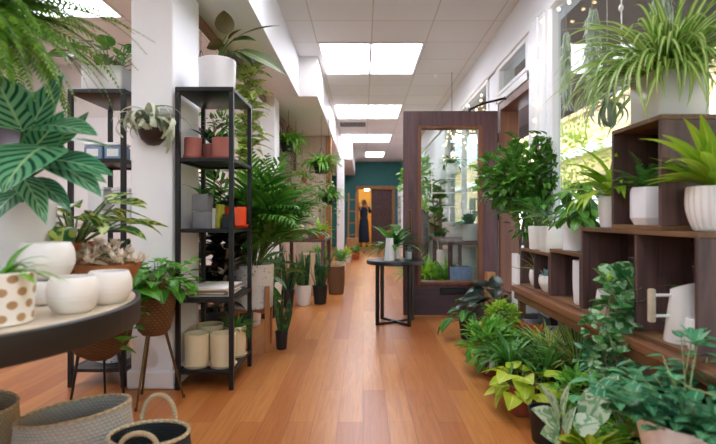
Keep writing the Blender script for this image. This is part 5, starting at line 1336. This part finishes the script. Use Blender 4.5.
# big bowl, near right
BP = V((1.03, 1.56, 0))
t = potted('planter_bowl', 'large white footed bowl full of blue-green leafy stems, nearest on the right', 'plant', BP)
MB().lathe([(1e-4, 0), (.10, 0), (.105, .02), (.07, .05), (.06, .12), (.09, .2), (.14, .28), (.163, .39), (.165, .40), (.155, .40), (.13, .3), (1e-4, .26)], 56).build('bowl', M['ceramic'], t)
MB().lathe([(1e-4, .365), (.15, .36)], 32).build('soil', M['soil'], t)
fo = MB(); st = MB()
for i in range(110):
    a = R.uniform(0, 6.28); rr = .135 * math.sqrt(R.random()); pts, ds = curve_pts((rr * math.cos(a), rr * math.sin(a), .36), dirv(a, R.uniform(.5, 1.5)), R.uniform(.08, .26), R.uniform(.2, 1.1), 5); st.tube(pts, .003, 5, .0015, False)
    for j in range(9): k = 1 + j % 5; leaf(fo, R, pts[k], dirv(j * 2.4 + i, R.uniform(-.1, .8)), R.uniform(.045, .075), .04, 'ovate', R.uniform(.2, .8), .15, 5, 2)
pts = [at(*q) - BP for q in ((668, 372, 1.5), (690, 388, 1.42), (716, 396, 1.36))]; st.tube([(-.02, 0, .42)] + pts, .004, 6, .002, False)
for q in ((676, 385, 1.45), (692, 388, 1.42), (706, 397, 1.38), (716, 395, 1.36)): leaf(fo, R, at(*q) - BP, (.3, -.3, -.9), .075, .055, 'round', .4, .1, 7, 4)
for i in range(3): 
    p = V((R.uniform(-.05, .12), R.uniform(-.08, .08), .52)); st.tube([p - V((0, 0, .12)), p, p + V((.02, 0, R.uniform(.06, .14)))], .003, 5, .002, False); rosette(fo, R, p + V((.02, 0, .12)), 7, .07, .03, 'ovate', (.0, 1.2), (.2, .6), .01)
lx = 1.105 - BP.x; fo.v = [(min(x, lx) if z_ < .545 else x, y, z_) for x, y, z_ in fo.v]
fo.cull(lambda x, y, z_: z_ < .41 and math.hypot(x, y) > .15 and y < .05); fo.build('foliage', L['bluegreen'], t); st.build('stem', M['stempale'], t)
# empties stored under the bench
o = thing('planter_bowl', 'tall white empty bowl on the floor under the far end of the bench', 'bowl', (1.315, 3.40, 0)); pot_round(o, .09, .27, M['ceramic'], .07, .010, name='bowl', belly=.02, soil=False)
o = thing('planter_bowl', 'white empty bowl under the bench, nearer than the tall one by the trough', 'bowl', (1.315, 3.12, 0)); pot_round(o, .09, .26, M['ceramicb'], .07, .010, name='bowl', belly=.02, soil=False)
o = thing('concrete_planter', 'low grey concrete trough under the bench end by the doorway', 'planter', (1.235, 3.66, 0)); pot_square(o, .20, .24, .30, M['grey'], .02, 'trough', soil=False)
o = thing('wooden_block', 'orange wooden block stool beside the open door hinge', 'stool', (1.27, 5.0, 0)); MB().bbox(-.045, .045, -.045, .045, .03, .48, .006).build('seat', M['orangewood'], o); MB().bbox(-.04, .04, -.04, .04, 0, .03, .004).build('plinth', M['crate'], o)

# ================================================================== BEHIND THE OPEN DOOR
R = random.Random(91)
t = thing('plank_table', 'dark wooden display table seen through the glass of the open door', 'table', (1.18, 6.5, 0))
MB().bbox(-.2, .22, -.75, .6, .71, .75, .004).build('tabletop', M['crate'], t)
for (x, y) in ((-.17, -.71), (.19, -.71), (-.17, .56), (.19, .56)): MB().bbox(x - .025, x + .025, y - .025, y + .025, 0, .71, .003).build('leg', M['crate'], t)
o = potted('potted_plant', 'white pot with drooping grey green leaves on the table behind the door glass', 'plant', (1.28, 6.0, .75)); pot_round(o, .11, .2, M['ceramic'], .085, .008)
fo = MB(); 
for i in range(14): leaf(fo, R, (0, 0, .18), dirv(R.uniform(2, 5.4), R.uniform(.2, 1.3)), R.uniform(.2, .34), .1, 'ovate', R.uniform(.6, 1.4), .15, 8, 4)
fo.build('foliage', L['bluegreen'], o)
o = potted('potted_rubber_plant', 'large dark green plant rising behind the door lettering', 'plant', (1.20, 7.5, 0)); pot_round(o, .12, .55, M['ceramic'], .1, .01)
fo = MB(); st = MB()
for k in range(7):
    x, y = R.uniform(-.10, .04), R.uniform(-.08, .08); st.tube([(x, y, .5), (x * 2, y * 2, 1.5)], .01, 6, .006, False)
    for j in range(14): leaf(fo, R, (x * (1 + j / 14), y * (1 + j / 14), .6 + .07 * j), dirv(j * 2.4, R.uniform(.2, .8)), .24, .11, 'ovate', .7, .15, 7, 4)
fo.cull(lambda x, y, z_: x > .2); fo.build('foliage', L['deep'], o); st.build('stem', M['bark'], o)
o = thing('plant_stand', 'white pedestal stand behind the door carrying a beige vase', 'stand', (1.12, 7.95, 0)); MB().bbox(-.12, .12, -.12, .12, 0, .74, .005).build('column', M['ceramicb'], o); MB().bbox(-.14, .14, -.14, .14, .74, .77, .005).build('top', M['trimw'], o)
o = thing('flower_vase', 'beige egg-shaped vase on the white pedestal behind the door', 'vase', (1.12, 7.95, .77)); pot_round(o, .06, .32, M['hessian'], .07, .008, belly=.06, name='body', soil=False)
o = potted('potted_plant', 'chartreuse plant on tall stand seen in the left of the door glass', 'plant', (.93, 7.75, 0)); pot_round(o, .09, 1.15, M['crate'], .08, .008, name='pot'); fo = MB(); rosette(fo, R, (0, 0, 1.13), 44, .32, .05, 'lance', (.2, 1.5), (.4, 1.4), .04); fo.v = [(x, min(y, .4), z_) for x, y, z_ in fo.v]; fo.build('foliage', L['lime'], o)
o = potted('potted_ficus', 'slim leafy tree at the left edge of the door glass', 'plant', (.95, 8.9, 0)); pot_round(o, .15, .35, M['ceramic'], .12, .01); fo = MB(); st = MB(); st.tube([(0, 0, .3), (.02, 0, 1.4)], .015, 8, .01); bush(fo, R, (0, 0, 1.75), .28, .3, .5, 330, .15, .07, 'ovate', .2); fo.build('foliage', L['bright'], o); st.build('stem', M['bark'], o)
o = thing('storage_bin', 'slate blue square bin on the floor behind the door glass', 'bin', (1.12, 5.78, 0)); pot_square(o, .24, .2, .46, M['bluebin'], .012, 'body', .85, soil=False)
o = potted('planter_pot', 'tall white cylinder pot on the floor behind the door glass, by the blue bin', 'pot', (1.29, 6.1, 0)); pot_round(o, .085, .66, M['ceramic'], .08, .008, soil=False)
for i, (x, y, m, l, lab) in enumerate(((.80, 6.3, 'lime', .42, 'leafy lime fern on the floor, left behind the door glass'), (.98, 6.0, 'bright', .40, 'bright green fern on the floor behind the middle of the door glass'), (.66, 6.6, 'bright', .44, 'green fern on the floor behind the door edge and side table'))):
    o = potted('potted_fern', lab, 'plant', (x, y, 0), 'ferns behind the open door'); pot_round(o, .11, .26, M['terra2']); fo = MB(); rosette(fo, R, (0, 0, .24), 80, l, .04, 'lance', (.3, 1.5), (.5, 1.7), .05); fo.v = [(x_, max(y_, 5.24 - y), max(z_, .01)) for x_, y_, z_ in fo.v]; fo.build('foliage', L[m], o)
hang('hanging plant in the window beyond the door, seen through the glass', (1.2, 6.75, 1.62), CZ, 95, 34, .26, 'mid', .1, 'lance', .035)
# white plant shelf far right, before the teal wall
t = thing('plant_shelf', 'tall white shelf of plants far down the right wall', 'shelf', (1.22, 14.6, 0))
for y in (-.6, .6): MB().bbox(-.16, .18, y - .015, y + .015, 0, 2.0, .003).build('side_panel', M['trimw'], t)
for z in (.3, .75, 1.2, 1.65): MB().bbox(-.16, .18, -.585, .585, z, z + .025, .003).build('board', M['trimw'], t)
for k, z in enumerate((.325, .775, 1.225, 1.675)):
    for j, y in enumerate((-.35, .0, .35)):
        o = potted('potted_plant', '%s plant, %s from near end, %s board of far white shelf' % (('green', 'lime', 'dark green')[(j + k) % 3], ('first', 'second', 'third')[j], ('lowest', 'second lowest', 'second highest', 'highest')[k]), 'plant', (1.18, 14.6 + y, z), 'plants on the far white shelf')
        pot_round(o, .07, .11, M['ceramic'], .06); fo = MB(); rosette(fo, R, (0, 0, .1), 18, .22, .05, 'lance', (.2, 1.5), (.5, 1.6), .03, nseg=5); fo.v = [(min(x_, .15), y_, z_) for x_, y_, z_ in fo.v]; fo.build('foliage', L[('mid', 'lime', 'deep')[(j + k) % 3]], o)
for i, (x, y, lab) in enumerate(((.95, 10.6, 'large green floor plant past the open door, near the teal wall'), (.98, 12.6, 'green floor plant beside the far white shelf'))):
    o = potted('potted_plant', lab, 'plant', (x, y, 0)); pot_round(o, .14, .4, M['ceramic'], .12, .01); fo = MB(); st = MB(); petioled(fo, st, R, (0, 0, .38), 26, .45, .3, .11, 'lance', (.7, 1.5), (.2, .7), (.5, 1.1), .05, .006, 7, 2); fo.v = [(min(x_, .4), y_, z_) for x_, y_, z_ in fo.v]; st.v = [(min(x_, .4), y_, z_) for x_, y_, z_ in st.v]; fo.build('foliage', L['mid'], o); st.build('stem', M['stem'], o)

# ================================================================== LIGHT, CAMERA
W = bpy.data.worlds.new('sky'); SC.world = W; W.use_nodes = True; nt = W.node_tree
bg = nt.nodes['Background']; sky = nt.nodes.new('ShaderNodeTexSky'); sky.sky_type = 'NISHITA'; sky.sun_disc = False
sky.sun_elevation = math.radians(52); sky.sun_rotation = math.radians(-75); sky.dust_density = 2.0
nt.links.new(sky.outputs[0], bg.inputs[0]); bg.inputs[1].default_value = .8
sun = bpy.data.lights.new('sun', 'SUN'); sun.energy = 4.0; sun.angle = .02; sun.color = (1, .95, .86)
so = bpy.data.objects.new('sun', sun); COL.objects.link(so); so.rotation_euler = V((.62, .22, -.75)).to_track_quat('-Z', 'Y').to_euler()
for (y0, y1, z0, z1) in ((-1.6, 3.74, .56, 2.6), (4.2, 5.2, .0, 2.2), (5.62, 8.6, .9, 2.6)):
    l = bpy.data.lights.new('window_daylight', 'AREA'); l.shape = 'RECTANGLE'; l.size = y1 - y0; l.size_y = z1 - z0; l.cycles.is_portal = True
    o = bpy.data.objects.new('window_daylight', l); COL.objects.link(o); o.location = (WX + .2, (y0 + y1) / 2, (z0 + z1) / 2); o.rotation_euler = V((-1, 0, 0)).to_track_quat('-Z', 'Z').to_euler()
l = bpy.data.lights.new('window_daylight', 'AREA'); l.shape = 'RECTANGLE'; l.size = 4.4; l.size_y = 2.0; l.cycles.is_portal = True  # portal of the added rear window
o = bpy.data.objects.new('window_daylight', l); COL.objects.link(o); o.location = (-1.35, -3.76, 1.55); o.rotation_euler = V((0, 1, 0)).to_track_quat('-Z', 'Z').to_euler()
cam = bpy.data.cameras.new('camera'); co = bpy.data.objects.new('camera', cam); COL.objects.link(co)
co.location = (0, 0, EYE); co.rotation_euler = (PI / 2, 0, 0)
cam.sensor_width = 36; cam.lens = 36 * FPX / 716; cam.shift_x = -5 / 716; cam.shift_y = -4 / 716
cam.clip_start = .05; cam.dof.use_dof = True; cam.dof.focus_distance = 3.4; cam.dof.aperture_fstop = 2.0
SC.camera = co
vs = SC.view_settings; vs.view_transform = 'Standard'; vs.look = 'None'; vs.gamma = 1; vs.use_curve_mapping = False; vs.exposure = .3
SC.cycles.use_denoising = True; SC.cycles.max_bounces = 10; SC.cycles.transparent_max_bounces = 12; SC.cycles.sample_clamp_indirect = 6.0; SC.cycles.caustics_reflective = False; SC.cycles.caustics_refractive = False
